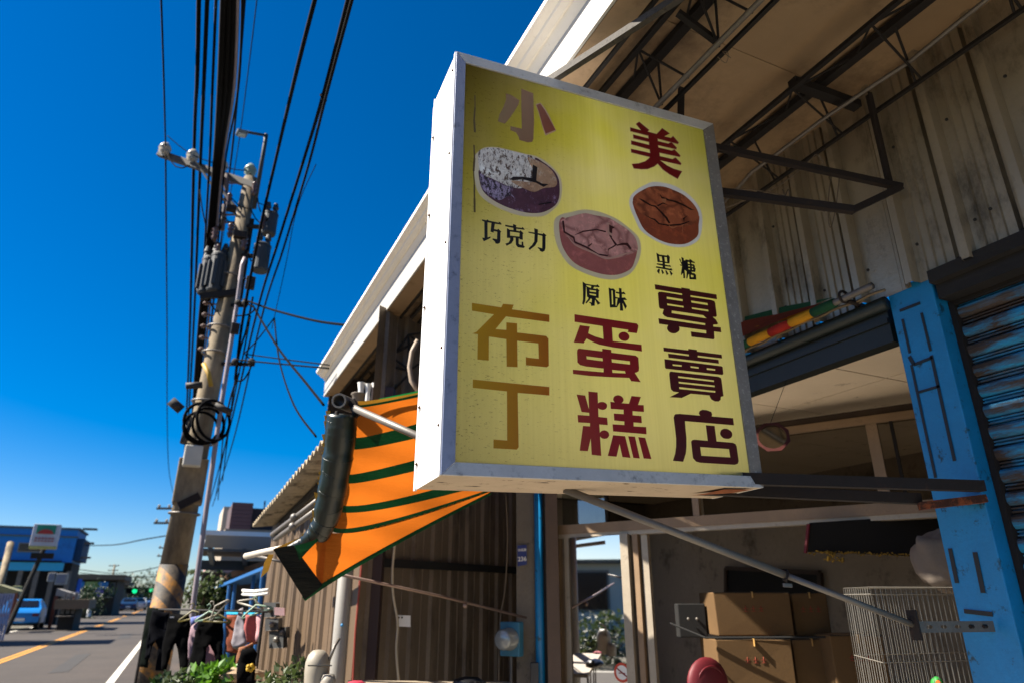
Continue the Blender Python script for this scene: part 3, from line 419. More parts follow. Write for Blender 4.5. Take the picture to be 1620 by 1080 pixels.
pr('c1_top', cake('tan_cake_print', '#c49c76', '#8a6048', '#c9b79f', (.54, .62), 34), 'cake_picture', 3)
pr('c1_lilac', cake('lilac_flaked_print', '#a898b0', '#84708c', '#2a1a24', (.49, .53), 40), 'cake_picture', 4)
pr('c1_crack', ink('dark_crack_print', '#170c10'), 'cake_crack', 5)
pr('c2_rim', RIMC, 'picture_border'); pr('c2_side', cake('pink_cake_side_print', '#b0645a', '#94504c'), 'cake_picture', 1, 'pink cake side')
pr('c2_top', cake('pink_cake_top_print', '#d69a8c', '#bd7a70', crack=True), 'cake_picture', 2, 'pink cracked cake top')
pr('c2_crack', ink('brown_crack_print', '#47201c'), 'cake_crack', 3); pr('c2_light', ink('pale_crust_print', '#c79a86'), 'cake_crust', 4)
pr('c3_rim', RIMW, 'picture_border'); pr('c3_side', cake('brown_cake_side_print', '#9a4a2a', '#7c3822'), 'cake_picture', 1, 'brown sugar cake side')
pr('c3_top', cake('brown_cake_top_print', '#b0603a', '#944a2c', crack=True), 'cake_picture', 2, 'brown sugar cracked cake top')
pr('c3_crack', ink('deep_brown_crack_print', '#2c120b'), 'cake_crack', 3); pr('c3_light', ink('light_crust_print', '#b5714a'), 'cake_crust', 4)
# peeling seam on the left of the face
b = MB()
px = [99, 101, 98, 103, 100, 104, 101, 106, 108, 110]
for i in range(9):
    y0 = 221+i*70
    if i in (3,): continue
    b.bar(sp(px[i], y0, -6.2), sp(px[i+1], y0+70, -6.2), .005+.002*(i % 3), .0008, up=N)
b.build('peeling_seam', mat('grime_brown', '#5f4f2c', .8), sign)
# rust tear under the right end
b = MB(); b.poly([sp(1300, SH+6, -40), sp(1452, SH+4, -30), sp(1400, SH+9, -110), sp(1240, SH+12, -200), sp(1265, SH+12, -120)]); b.build('rust_patch', mat('orange_rust', '#8a4a1e', .9, 0, .4, 20), sign)

# ------------------------------------------------ what carries the sign
ra, rb = sp(SW, SH-20, -120), at(1552, 770, X=3.395)
rail = thing('sign_support_rails', 'two rusty steel rails from the lower right sign corner to the blue pillar', 'bracket', rb)
b = MB(); b.angle(sp(1250, SH-22, -60), at(1555, 776, X=3.36), .045, .005); b.build('upper_rail', RUST, rail)
b = MB(); b.angle(sp(1250, SH-5, -250), at(1455, 796, F=3.3), .045, .005); b.build('lower_rail', RUST, rail)
b = MB(); p0 = at(1455, 800, F=3.27); b.bar(p0, at(1558, 788, X=3.385), .05, .035); b.ball(at(1530, 792, X=3.37), .028, 5, sc=(1, 1.6, .7)); b.build('rusted_clamp', mat('flaking_rust', '#4a2718', .95, .1, .5, 20, '#7a3d1c', (.5, .6), 20, .9, 60), rail, smooth=False)
s0, s1 = sp(590, SH+6, -180), at(1446, 988, F=3.18)
strut = thing('sign_support_strut', 'long galvanised tube slanting from the sign underside down to the blue pillar', 'bracket', s1)
b = MB(); b.tube([s0, s0.lerp(s1, .62)], .0165, 12); b.build('outer_tube', GALV, strut, smooth=True)
b = MB(); b.tube([s0.lerp(s1, .6), s1], .0135, 12); b.build('inner_tube', GALV, strut, smooth=True)
cpt = s0.lerp(s1, .62)
b = MB(); b.torus(cpt, .021, .004, (s1-s0)); b.tube([cpt, cpt+V((0, 0, -.03))], .005, 8); b.build('clamp', RUST, strut, smooth=True)
b = MB(); b.bar(cpt+V((-.02, .0, -.04)), cpt+V((.03, 0, -.042)), .008, .016); b.build('wing_nut', GALV, strut, bevel=.002)
b = MB(); b.bar(at(1441, 964, F=3.17), at(1452, 1012, F=3.17), .045, .012, up=V((1, 0, 0))); b.build('end_plate', RUST, strut, bevel=.002)
pa, pb = at(1455, 991, F=3.19), at(1573, 990, X=3.39)
b = MB(); d = (pb-pa).normalized(); h = V((0, 0, 1)); hh = .023
L = (pb-pa).length
holes = []
for k in range(5):
    c = pa+d*(L*(k+.7)/5.4)
    holes.append([c+d*(.018*cos(t))+h*(.008*sin(t)) for t in [2*pi*j/10 for j in range(10)]])
b.poly([pa-h*hh, pb-h*hh, pb+h*hh, pa+h*hh], holes)
b.build('slotted_plate', GALV, strut)
for k in (3, 4):
    c = pa+d*(L*(k+.7)/5.4); bb = MB(); bb.tube([c+V((-.012, 0, 0)), c+V((.01, 0, 0))], .009, 6); bb.build('bolt', RUST, strut)
# top bracket frame on the wall
tb = thing('sign_top_bracket', 'dark rusty angle iron frame above the sign reaching to the corrugated wall', 'bracket', at(1427, 300, X=3.36))
def abar(p, q, w, name='bar', m=RUST): b = MB(); b.angle(p, q, w, .006); return b.build(name, m, tb)
c1 = at(1427, 300, X=3.31); c2 = at(1350, 337, X=2.92)
abar(sp(1400, 20, -170), c1, .03); abar(sp(1440, 330, -180), c2, .034); abar(c2, c1, .03)
abar(at(1376, 146, Z=4.28), at(1411, 296, X=3.30), .035); abar(at(1078, 138, Z=4.32), sp(1390, 0, -175), .045)
ob = thing('sign_top_stay', 'speckled grey perforated angle bar running from the sign top out past the white fascia', 'bracket', sp(430, 0, -180))
b = MB(); b.angle(sp(420, 10, -180), at(1082, -4, Z=4.08), .032, .005); b.build('angle_bar', SPECK, ob)

# ================================================================== canopy over the pavement
can = thing('canopy_roof', 'shop canopy roof with a stepped white fascia gutter and beige ceiling boards', 'canopy', (1.6, 4, 4.0))
Y0, Y1 = -1.6, 9.3
def profile(mb, prof, y0=Y0, y1=Y1, mi=0):
    n = len(prof)
    mb.add([(x, y0, z) for x, z in prof]+[(x, y1, z) for x, z in prof], [(i, (i+1) % n, (i+1) % n+n, i+n) for i in range(n)]+[tuple(range(n))[::-1], tuple(range(n, 2*n))], mi)
FASC = mat('fascia_cream_white', '#e2dcd0', .45, 0, .06, 1.5, '#a89a84', (.62, .74), 3, .05, 60)
def p(x, z): return (x, z)
# gutter: lip, cove, second bead
b = MB(); prof = [(1.300, 4.53), (1.300, 4.497), (1.312, 4.488), (1.345, 4.470), (1.353, 4.458), (1.385, 4.438), (1.397, 4.440), (1.422, 4.408), (1.437, 4.392), (1.46, 4.392), (1.46, 4.60), (1.44, 4.60), (1.44, 4.42), (1.33, 4.49), (1.315, 4.53)]
profile(b, prof); b.build('gutter', FASC, can)
b = MB(); profile(b, [(1.435, 4.388), (1.435, 4.17), (1.45, 4.17), (1.45, 4.388)]); b.build('fascia_board', mat('dusty_white_board', '#a5a29c', .5, 0, .08, 2, '#7d766a', (.62, .75), 4), can)
b = MB(); profile(b, [(1.455, 4.20), (1.455, 4.172), (1.60, 4.172), (1.60, 4.20)]); b.build('soffit_board', mat('soffit_tan', '#8a745a', .8, 0, .2, 2, '#6b563e', (.55, .7), 5, .2, 50), can)
b = MB(); profile(b, [(1.605, 4.20), (1.605, 4.16), (1.625, 4.16), (1.625, 4.46), (1.605, 4.46)]); b.build('edge_channel', DARKSTEEL, can)
CEIL = mat('beige_ceiling_board', '#927a5c', .85, 0, .2, 1.5, '#5d4a36', (.5, .72), 1.6, .25, 70)
yy = [-1.6, -.35, .92, 2.18, 3.45]
for i in range(len(yy)-1):
    b = MB(); b.box(1.63, 3.44, yy[i]+.006, yy[i+1]-.006, 4.47, 4.485); b.build('ceiling_board', CEIL, can)
    b = MB(); b.box(1.63, 3.44, yy[i+1]-.022, yy[i+1]+.022, 4.463, 4.468); b.build('joint_strip', CEIL, can)
b = MB(); b.box(1.5, 3.5, Y0, Y1, 4.60, 4.62); b.build('roof_sheet', FASC, can)
b = MB()
def wv(u, v): 
    y = 3.46+(Y1-3.46)*u; return (1.63+1.81*v, y, 4.47+.014*sin(y*2*pi/.18))
b.grid(wv, 160, 1); b.build('corrugated_ceiling', mat('dull_corrugated_underside', '#6d5a45', .8, 0, .25, 2, '#463626', (.5, .7), 3), can, smooth=True)
# trusses
def truss(name, label, top, mid, low, webs, xw=.05):
    t = thing(name, label, 'truss', low[0], 'steel trusses under the canopy')
    for nm, (a, b_, w, m) in (('top_chord', top), ('middle_chord', mid), ('bottom_chord', low)):
        mb = MB(); a, b_ = V(a), V(b_); d = (b_-a).normalized(); mb.bar(a-d*.0, b_, w, w*.8); mb.build(nm, m, t)
    for a, b_ in webs:
        mb = MB(); mb.tube([a, b_], .007, 6); mb.build('web_rod', DARKSTEEL, t)
    return t
def ext(p, q, y0=-1.4, y1=9.2):
    p, q = V(p), V(q); d = (q-p)/(q.y-p.y)
    return p+d*(y0-p.y), p+d*(y1-p.y)
def fix(x, z): return V((x, -1.4, z)), V((x, 9.2, z))
a0, a1 = fix(1.865, 4.40); m0, m1 = fix(2.02, 4.43); l0, l1 = fix(2.135, 4.18)
webs = []
for k in range(18):
    y = .3+k*.48
    webs += [(V((2.10, y, 4.19)), V((1.87, y+.12, 4.40))), (V((2.10, y+.24, 4.19)), V((2.02, y+.14, 4.43))), (V((2.10, y+.24, 4.19)), V((1.87, y+.12, 4.40))), (V((1.87, y+.12, 4.40)), V((2.02, y+.38, 4.43)))]
truss('canopy_truss', 'dark steel truss beside the white fascia, behind the sign top', (a0, a1, .032, DARKSTEEL), (m0, m1, .055, DARKSTEEL), (l0, l1, .024, DARKSTEEL), webs)
a0, a1 = fix(2.785, 4.30); m0, m1 = fix(3.03, 4.42); l0, l1 = fix(3.30, 4.22)
webs = []
for k in range(18):
    y = .05+k*.52
    webs += [(V((3.29, y+.1, 4.23)), V((2.79, y, 4.30))), (V((3.29, y+.13, 4.23)), V((3.03, y+.02, 4.40))), (V((2.79, y, 4.30)), V((3.03, y+.26, 4.42))), (V((2.79, y+.52, 4.30)), V((3.03, y+.26, 4.42)))]
truss('canopy_truss', 'dark steel truss hugging the top of the corrugated wall', (a0, a1, .03, DARKSTEEL), (m0, m1, .055, DARKSTEEL), (l0, l1, .024, DARKSTEEL), webs)
for y in (.86, 2.12): 
    b = MB(); b.bar((2.785, y, 4.34), (3.3, y-.02, 4.34), .06, .05); tag(b.build('cross_channel', DARKSTEEL), 'dark steel channel joining the wall truss to the wall, %s' % ('nearer the camera' if y < 1 else 'by the bracket frame'), 'steel beam')
b = MB(); b.bar((1.87, 2.0, 4.34), (2.1, 1.98, 4.22), .03, .03); tag(b.build('cross_channel', DARKSTEEL), 'short dark bar across the truss above the sign', 'steel beam')
# conduits
b = MB(); pts = [V((2.052-.003*i, -1.3+i*1.05, 4.150-.002*i)) for i in range(9)]; b.tube(pts, .0145, 10); tag(b.build('conduit_pipe', GALV, smooth=True), 'grey conduit pipe along the truss above the sign', 'pipe')
b = MB(); b.tube([at(1600, -30, Z=4.27), at(1560, 0, Z=4.27), at(1439, 98, Z=4.27), at(1385, 133, Z=4.27), at(1300, 190, Z=4.25), at(1230, 243, Z=4.24), at(1190, 272, Z=4.22), at(1165, 300, Z=4.22), at(1140, 325, Z=4.22)], .0125, 10); tag(b.build('conduit_pipe', GALV, smooth=True), 'thin grey conduit pipe bending along the top of the corrugated wall', 'pipe')
# loose wires on the bracket
LWIRE = mat('old_grey_wire', '#6b5d4c', .7)
def wire(pts, r, m, label, name='wire', n=6, cat='wire', group=None):
    pts = [V(p) for p in pts]
    # Catmull-Rom
    out = []
    for i in range(len(pts)-1):
        p0, p1, p2, p3 = pts[max(i-1, 0)], pts[i], pts[i+1], pts[min(i+2, len(pts)-1)]
        for k in range(8):
            t = k/8; out.append(.5*((2*p1)+(p2-p0)*t+(2*p0-5*p1+4*p2-p3)*t*t+(3*p1-p0-3*p2+p3)*t**3))
    out.append(pts[-1]); b = MB(); b.tube(out, r, n); return tag(b.build(name, m, smooth=True), label, cat, group)
wire([at(1145, 330, F=3.6), at(1185, 315, F=3.5), at(1235, 292, F=3.4), at(1280, 255, F=3.3), at(1292, 245, F=3.2), at(1303, 258, F=3.2)], .003, LWIRE, 'thin pale wire draped over the bracket toward the wall')
wire([at(1140, 300, F=3.5), at(1185, 300, F=3.5), at(1240, 310, F=3.4), at(1280, 328, F=3.3), at(1305, 335, F=3.3)], .003, LWIRE, 'thin pale wire sagging under the lower bracket bar')
wire([at(1318, 268, F=3.45), at(1312, 300, F=3.45), at(1310, 340, F=3.45), at(1314, 360, F=3.45), at(1322, 330, F=3.45), at(1328, 280, F=3.45)], .003, LWIRE, 'loop of grey wire hanging against the corrugated wall')
wire([at(1238, 300, F=3.2), at(1243, 312, F=3.18), at(1250, 318, F=3.2), at(1247, 300, F=3.22), at(1240, 318, F=3.18)], .003, LWIRE, 'small wire knot tied round the lower bracket bar')
wire([at(1135, 90, Z=4.15), at(1148, 100, Z=4.12), at(1152, 85, Z=4.14), at(1143, 82, Z=4.16), at(1156, 92, Z=4.1)], .002, LWIRE, 'small curl of wire tied to the truss joint')
# rear of canopy: far end frame, bent white hose
b = MB(); b.tube([at(661, 538, F=5.6), at(652, 556, F=5.6), at(648, 580, F=5.6), at(651, 602, F=5.6), at(668, 628, F=5.6)], .022, 10); tag(b.build('bent_hose', mat('old_cream_hose', '#9a8a78', .6), smooth=True), 'bent cream hose hanging under the canopy behind the sign edge', 'hose')
eb = thing('canopy_end_frame', 'dark steel rods forming a star brace under the canopy beyond the sign', 'steel frame', at(648, 586, F=6.2))
for (q, w) in (((648, 586), (646, 530)), ((648, 586), (672, 568)), ((648, 586), (615, 560)), ((646, 530), (668, 545)), ((646, 530), (628, 555)), ((646, 530), (668, 527)), ((625, 558), (660, 540)), ((648, 586), (610, 578)), ((648, 590), (600, 640))):
    b = MB(); b.tube([at(*q, F=6.2), at(*w, F=6.2)], .012, 6); b.build('brace_rod', DARKSTEEL, eb)
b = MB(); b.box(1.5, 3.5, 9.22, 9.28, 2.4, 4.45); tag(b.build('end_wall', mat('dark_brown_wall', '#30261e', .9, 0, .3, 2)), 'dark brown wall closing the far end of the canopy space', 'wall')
b = MB(); b.tube([at(612, 585, F=6.6), at(606, 640, F=6.6)], .03, 8); tag(b.build('dark_post', DARKSTEEL), 'dark thin post under the far end of the canopy', 'post')
# white cylinders on the far gutter end
cyl = thing('roof_vent_pots', 'cluster of pale pipe pots at the far lower end of the white fascia', 'pipe', at(585, 640, F=6.8))
for x, y, w in ((572, 605, .035), (583, 607, .03), (594, 606, .035)):
    a = at(x, y, F=6.8); b = MB(); b.lathe(a, [(w*1.2, 0), (w*.8, -.08), (w, -.3)], n=14); b.build('pipe_pot', WHITEP, cyl, smooth=True)
b = MB(); b.lathe(at(567, 622, F=6.6), [(.0, 0), (.07, 0), (.075, -.01), (.06, -.02), (.06, -.2)], n=16); b.build('drum', CONC, cyl, smooth=True)

# ================================================================== shop front wall
CORR = mat('brown_corrugated_sheet', '#a09580', .36, .45, .15, 2.5, '#4d4538', (.52, .72), 4, .45, 30, streak=(1, 1, .45))
def corr_sheet(y0, y1, z0, z1, X, ribs, name, m, parent, side=-1, depth=.06):
    """ribbed steel sheet in a plane X = const, running along Y"""
    prof = []
    y = y0
    prof.append((y0, 0))
    for r in ribs:
        if y0+.03 < r < y1-.03:
            prof += [(r-.036, 0), (r-.028, depth), (r+.012, depth), (r+.016, depth*.5), (r+.036, depth*.45), (r+.042, 0), (r+.046, -.04), (r+.068, -.04), (r+.072, 0)]
            for q in (.12, .17, .22):
                if r+q < y1-.03: prof += [(r+q-.006, 0), (r+q-.001, depth*.2), (r+q+.001, depth*.2), (r+q+.006, 0)]
    prof.append((y1, 0)); prof.sort()
    b = MB(); n = len(prof)
    vs = [(X+side*d, y, z0) for y, d in prof]+[(X+side*d, y, z1) for y, d in prof]
    b.add(vs, [(i, i+1, i+1+n, i+n) for i in range(n-1)]); return b.build(name, m, parent)
shop = thing('shop_front_wall', 'upper shop wall of brown ribbed steel sheets under the canopy', 'wall', (3.4, 2.5, 3.14))
ribs = [2.07+.31*k for k in range(-12, 14)]
edges = [-1.6, -.7, .23, 1.16, 2.09, 3.02, 3.95, 4.88, 5.9]
for i in range(len(edges)-1):
    corr_sheet(edges[i], edges[i+1]+.012, 3.14, 4.47, 3.4-.002*(i % 2), ribs, 'corrugated_sheet', CORR, shop)
sc = MB(); sc.ball((3.37, 1.6, 3.35), .009, 4); sc = sc.build('screw', BLACKM, shop)
for k in range(26):
    copy_at(sc, (0, -2.4+.31*(k % 13)*1.0, (0, .62)[k//13]+random.uniform(-.02, .02)))
b = MB(); b.box(3.402, 3.50, 2.26, 5.9, 2.88, 3.12); b.box(3.385, 3.402, 2.26, 5.9, 2.99, 3.02)
tag(b.build('header_beam', mat('dark_green_beam', '#0d1615', .55, 0, .3, 4, '#0d1615', (.5, .7), 6, .3, 60)), 'dark green header beam over the shop opening, left of the blue pillar', 'beam')
b = MB(); b.tube([(3.38, 2.24, 3.10), (3.36, 4, 3.09), (3.38, 5.9, 3.10)], .04, 12); tag(b.build('rolled_tarpaulin', mat('black_green_tarp', '#16211f', .5, 0, .4, 12, bump=.6, bs=30), smooth=True), 'rolled dark tarpaulin lying along the header beam', 'tarpaulin')
# rope
rp = []
for k in range(60):
    y = 2.2+k*.05; rp.append((3.33+.004*cos(k*1.3), y, 3.155+.004*sin(k*1.3)+.01*sin(k*.15)))
b = MB(); b.tube(rp, .008, 6); tag(b.build('rope', mat('worn_rope', '#7a6a50', .9, 0, .3, 30, bump=.8, bs=200), smooth=True), 'twisted tan rope strung just above the dark green beam', 'rope')
b = MB(); b.box(3.41, 3.7, -1.6, 1.97, 3.02, 3.2); b.box(3.36, 3.41, -1.6, 1.97, 3.1, 3.17); tag(b.build('shutter_lintel', mat('dark_stained_lintel', '#151210', .8, 0, .4, 6, '#123a54', (.62, .7), 5, .5, 40)), 'dark stained lintel above the blue roller shutter', 'beam')
# blue pillar
pil = thing('blue_pillar', 'bright blue painted steel pillar with strips of old black tape', 'pillar', (3.5, 2.1, 0))
b = MB(); b.box(3.402, 3.72, 1.985, 2.235, 0, 3.17); b.build('column', BLUEP, pil, bevel=.006)
TAPE = mat('old_black_tape', '#121518', .5, 0, .4, 20)
def tape(p, q, w=.016):
    a, c = at(*p, X=3.3985), at(*q, X=3.3985); b = MB(); b.bar(a, c, w, .002, up=(1, 0, 0)); b.build('tape_strip', TAPE, pil)
Z3 = lambda x, y: (1160+x/3, 420+y/3)
Z4 = lambda x, y: (1200+x/3.376, 760+y/3.376)
for a, c, w in (((790, 215), (887, 178), .016), ((803, 255), (838, 415), .014), ((893, 225), (937, 405), .014), ((835, 430), (858, 470), .02), ((845, 470), (960, 1005), .014), ((857, 470), (945, 435), .016), ((940, 425), (1050, 925), .016), ((880, 600), (980, 570), .014)):
    tape(Z3(*a), Z3(*c), w)
for a, c, w in (((1022, 360), (1060, 545), .02), ((1155, 380), (1200, 598), .022), ((1098, 695), (1250, 712), .02)):
    tape(Z4(*a), Z4(*c), w)
# roller shutter
M = NT('worn_blue_shutter')
v = M.mapping((1, .5, 2.2)); n1 = M.noise(2.6, 8, .72, v); col = M.mix(M.ramp(n1, .44, .56), lin('#3d332d'), lin('#2380ac'))
n2 = M.noise(2.2, 6, .7, M.mapping((1, .4, 5))); col = M.mix(M.ramp(n2, .52, .64), col, lin('#4d453e'))
n3 = M.noise(9, 8, .8, M.mapping((1, .6, 3))); col = M.mix(M.ramp(n3, .64, .7), col, lin('#7a4426'))
M.l(col, M.b.inputs['Base Color']); M.b.inputs['Roughness'].default_value = .7; M.b.inputs['Specular IOR Level'].default_value = .25; M.bump(M.noise(60, 5), .3, .002); SHUT = M.m
shu = thing('roller_shutter', 'worn blue roller shutter with rusty brown slats right of the blue pillar', 'shutter', (3.55, .2, 0))
prof = [(.012, .000), (-.014, .004), (-.026, .016), (-.031, .036), (-.028, .056), (-.016, .066), (.010, .069), (.010, .074), (-.010, .077), (-.012, .084), (.006, .088), (.006, .092), (-.008, .095), (-.009, .101), (.012, .107)]
b = MB(); n = len(prof); z0 = .02
b.add([(3.55+d, -1.6, z0+z) for d, z in prof]+[(3.55+d, 1.975, z0+z) for d, z in prof], [(i, i+n, i+n+1, i+1) for i in range(n-1)])
sl0 = b.build('slat', SHUT, shu, smooth=False)
for k in range(1, 28): copy_at(sl0, (0, random.uniform(-.004, .0), .1075*k))
b = MB(); b.box(3.5, 3.60, 1.955, 1.983, 0, 3.02); b.build('guide_channel', DARKSTEEL, shu)
# striped flag pole lying along the beam
fp = thing('rolled_flag_pole', 'grey pole with red, yellow and green furled banner held in a ring above the beam', 'flag', at(1335, 468, X=3.25))
q0, q1 = at(1140, 562, X=3.3), at(1380, 452, X=3.22)
def lp(a, b_, t): return V(a).lerp(V(b_), t)
b = MB(); b.tube([q0, q1], .02, 12, cap=False); b.tube([q1, lp(q0, q1, .97)], .014, 12, cap=True); b.build('pole', GALV, fp, smooth=True)
FR, FY, FG = cloth('banner_red', '#a02a20', .1), cloth('banner_yellow', '#c58a1e', .1), cloth('banner_green', '#1d4a30', .1)
for a, c, m in ((.08, .24, FG), (.24, .39, FY), (.39, .53, FR), (.53, .67, FY), (.67, .8, FG)):
    b = MB(); b.tube([lp(q0, q1, a), lp(q0, q1, (a+c)/2), lp(q0, q1, c)], [.029, .031, .028], 14); b.build('banner_wrap', m, fp, smooth=True)
rg = at(1335, 470, X=3.24); b = MB(); b.torus(rg, .035, .008, (q1-q0)); b.bar(rg+V((.03, 0, -.02)), V((3.4, rg.y, rg.z-.03)), .02, .02); b.build('ring_hook', RUST, fp, smooth=True)
b = MB(); o = [at(1165, 510, X=3.34), at(1230, 497, X=3.34), at(1322, 474, X=3.32), at(1250, 500, X=3.3), at(1168, 535, X=3.3)]
b.poly(o[:2]+[o[2], o[3], o[4]]); b.build('banner_cloth', cloth('banner_dull_red', '#6e3020', .2), fp)
b = MB(); o = [at(1160, 506, X=3.36), at(1240, 485, X=3.36), at(1320, 470, X=3.34), at(1240, 499, X=3.35), at(1165, 517, X=3.35)]; b.poly(o); b.build('banner_cloth', FG, fp)
b = MB(); o = [at(1160, 517, X=3.335), at(1250, 497, X=3.335), at(1318, 476, X=3.325), at(1255, 503, X=3.32), at(1165, 524, X=3.32)]; b.poly(o); b.build('banner_cloth', FY, fp)

# ================================================================== recessed glazed shop front (skewed to the street)
A0, B0 = V((3.225, 5.754, 0)), V((4.65, 3.158, 0))
DIR = (B0-A0).normalized(); NRM = V((-DIR.y, DIR.x, 0)); NRM = -NRM if NRM.dot(EYE-A0) < 0 else NRM
def fp_(px, py, off=0.):
    """sight line meets the glazed front's vertical plane"""
    r = ray(px, py); t = ((A0+NRM*off)-EYE).dot(NRM)/r.dot(NRM); return EYE+r*t
def member(mb, a, b_, w, d=.05):
    a, b_ = V(a), V(b_); mb.bar(a, b_, d, w, up=(b_-a).normalized().cross(NRM))
front = thing('glazed_shop_front', 'tan aluminium shop front set back under the ceiling, sliding glass door at its left', 'shop front', (A0+B0)/2)
def fm(name, p, q, w, m=TANALU, d=.06, off=0, parent=None):
    b = MB(); member(b, fp_(*p, off), fp_(*q, off), w, d); return b.build(name, m, parent or front)
def zz(p, z): q = fp_(*p); return V((q.x, q.y, z))
def hrail(name, z, w, s0=-.35, s1=4.2, m=TANALU, off=0., d=.07):
    b = MB(); b.bar(A0+DIR*s0+V((0, 0, z))+NRM*off, B0+DIR*(s1-(B0-A0).length)+V((0, 0, z))+NRM*off, d, w); return b.build(name, m, front)
hrail('transom_rail', 2.145, .085); hrail('door_track', 2.085, .035, m=TANALU2, off=-.02, d=.09)
hrail('head_rail', 2.80, .06); hrail('head_trim', 2.86, .05, m=mat('brown_head_trim', '#3a2c20', .8, 0, .3, 6), d=.03)
def vpost(name, px, z0, z1, w, m=TANALU, d=.05, off=0., y=800):
    q = fp_(px, y, off); b = MB(); b.bar(V((q.x, q.y, z0)), V((q.x, q.y, z1)), d, w, up=NRM.cross(V((0, 0, 1)))); return b.build(name, m, front)
vpost('mullion', 1384, 2.19, 2.77, .075, y=700); vpost('mullion', 1102, 2.19, 2.77, .055); vpost('mullion', 1416, 2.19, 2.77, .02, DARKSTEEL, y=700)
vpost('door_jamb', 884, 0, 2.12, .06, y=900); vpost('door_jamb', 899, 0, 2.07, .05, TANALU2, y=900)
for x, w, m, off in ((991, .075, TANALU2, .035), (1009, .05, TANALU, 0), (1024, .06, TANALU2, -.03)): vpost('door_stile', x, 0, 2.075, w, m, off=off, y=900)
GL = glassmat('window_glass', (.7, .74, .72, 1), .1)
GLD = glassmat('door_glass', (.3, .36, .34, 1), .8)
def pane(name, x0, x1, z0, z1, m, off=0., y=900):
    a, c = fp_(x0, y, off), fp_(x1, y, off); b = MB(); b.bar(V((a.x, a.y, (z0+z1)/2)), V((c.x, c.y, (z0+z1)/2)), .006, z1-z0); return b.build(name, m, front)
pane('door_pane', 903, 986, .1, 2.07, GLD, .035); pane('transom_pane', 890, 957, 2.19, 2.77, GL, 0, 800); vpost('transom_bar', 960, 2.19, 2.77, .02, DARKSTEEL, y=800); pane('transom_pane', 963, 1099, 2.19, 2.77, glassmat('dull_glass2', (.5, .48, .45, 1), -.1), 0, 800); pane('transom_pane', 1105, 1378, 2.19, 2.77, glassmat('dull_glass', (.6, .58, .55, 1), -.1), 0, 720); pane('transom_pane', 1392, 1560, 2.19, 2.77, bpy.data.materials['dull_glass'], 0, 720)
# no entry sticker on the door
st = MB(); c = fp_(984, 1063, .045); hx = DIR; hz = V((0, 0, 1)); ring = lambda r, k=.0: [c+NRM*k+hx*(r*cos(t))+hz*(r*sin(t)) for t in [2*pi*j/24 for j in range(24)]]
sk = thing('no_smoking_sticker', 'round white sticker with an orange red ring and a red bar on the door glass', 'sticker', c)
b = MB(); b.poly(ring(.075)); b.build('ring', mat('sticker_red', '#c8401c', .5), sk)
b = MB(); b.poly(ring(.055, .0006)); b.build('disc', WHITEP, sk)
b = MB(); b.bar(c+NRM*.0015+hx*-.045+hz*.03, c+NRM*.0015+hx*.045-hz*.03, .001, .012, up=NRM.cross(hx)); b.bar(c+NRM*.0012-hx*.03-hz*.005, c+NRM*.0012+hx*.03-hz*.005, .0008, .008); b.build('bar_and_cigarette', mat('sticker_ink', '#7c1a14', .5), sk)
# inner ceiling in separate boards
TILE = mat('inner_ceiling_tile', '#e6d6bf', .9, 0, .08, 2, '#7d6851', (.6, .72), 5, .5, 120)
b = MB(); b.box(3.505, 9.2, 1.0, 9.8, 3.0, 3.02); b.build('ceiling_backing', DARKSTEEL, loc=(3.5, 2, 3.0)); bpy.data.objects['ceiling_backing']['kind'] = 'structure'; cb = bpy.data.objects['ceiling_backing']
tl = None
for i in range(-1, 6):
    for j in range(-1, 7):
        x0, y0 = 4.28+.9*i, 2.95+.9*j
        if x0 > 8.8: continue
        x0c = max(x0, 3.51); 
        if tl is None or x0c != x0:
            b = MB(); b.box(x0c+.006, x0+.894, y0+.006, y0+.894, 2.985, 2.997); b.build('ceiling_tile', TILE, cb)
            if x0c == x0: tl = (bpy.data.objects[cb.children[-1].name] if False else [c for c in cb.children][-1], x0, y0)
        else: copy_at(tl[0], (x0-tl[1], y0-tl[2], 0))
# room shell
ROOM = mat('dim_interior_wall', '#978b7d', .9, 0, .2, 1.2, '#4b4238', (.55, .7), 2)
rm = MB(); rm.box(6.9, 7.0, .2, 9.6, 0, 3.0); tag(rm.build('room_wall', ROOM), 'grey brown back wall of the room, behind the stacked cartons', 'wall')
rm = MB(); rm.box(3.6, 6.9, 9.5, 9.6, 0, 3.0); tag(rm.build('room_wall', ROOM), 'far side wall of the room behind the sliding door', 'wall')
rm = MB(); rm.box(3.75, 6.9, 1.2, 1.3, 0, 3.0); tag(rm.build('room_wall', ROOM), 'near side wall of the room hidden behind the blue pillar', 'wall')
structure(sheet('room_floor', 3.3, 7.0, 1.0, 9.6, .012, mat('room_floor_tile', '#8f877a', .6)))
# back wall things
b = MB(); wp = [at(1152, 898, X=6.88), at(1300, 905, X=6.88), at(1304, 1000, X=6.88), at(1152, 1000, X=6.88)]
wt = thing('room_window', 'dark window with a wooden frame in the back wall above the cartons', 'window', wp[3])
b = MB(); b.prism(wp, V((-.02, 0, 0))); b.build('pane', CHAR, wt)
b = MB()
for i in range(4): b.bar(wp[i]+V((-.03, 0, 0)), wp[(i+1) % 4]+V((-.03, 0, 0)), .05, .05)
b.build('frame', mat('dark_wood', '#3c2c20', .7, 0, .3, 8), wt)
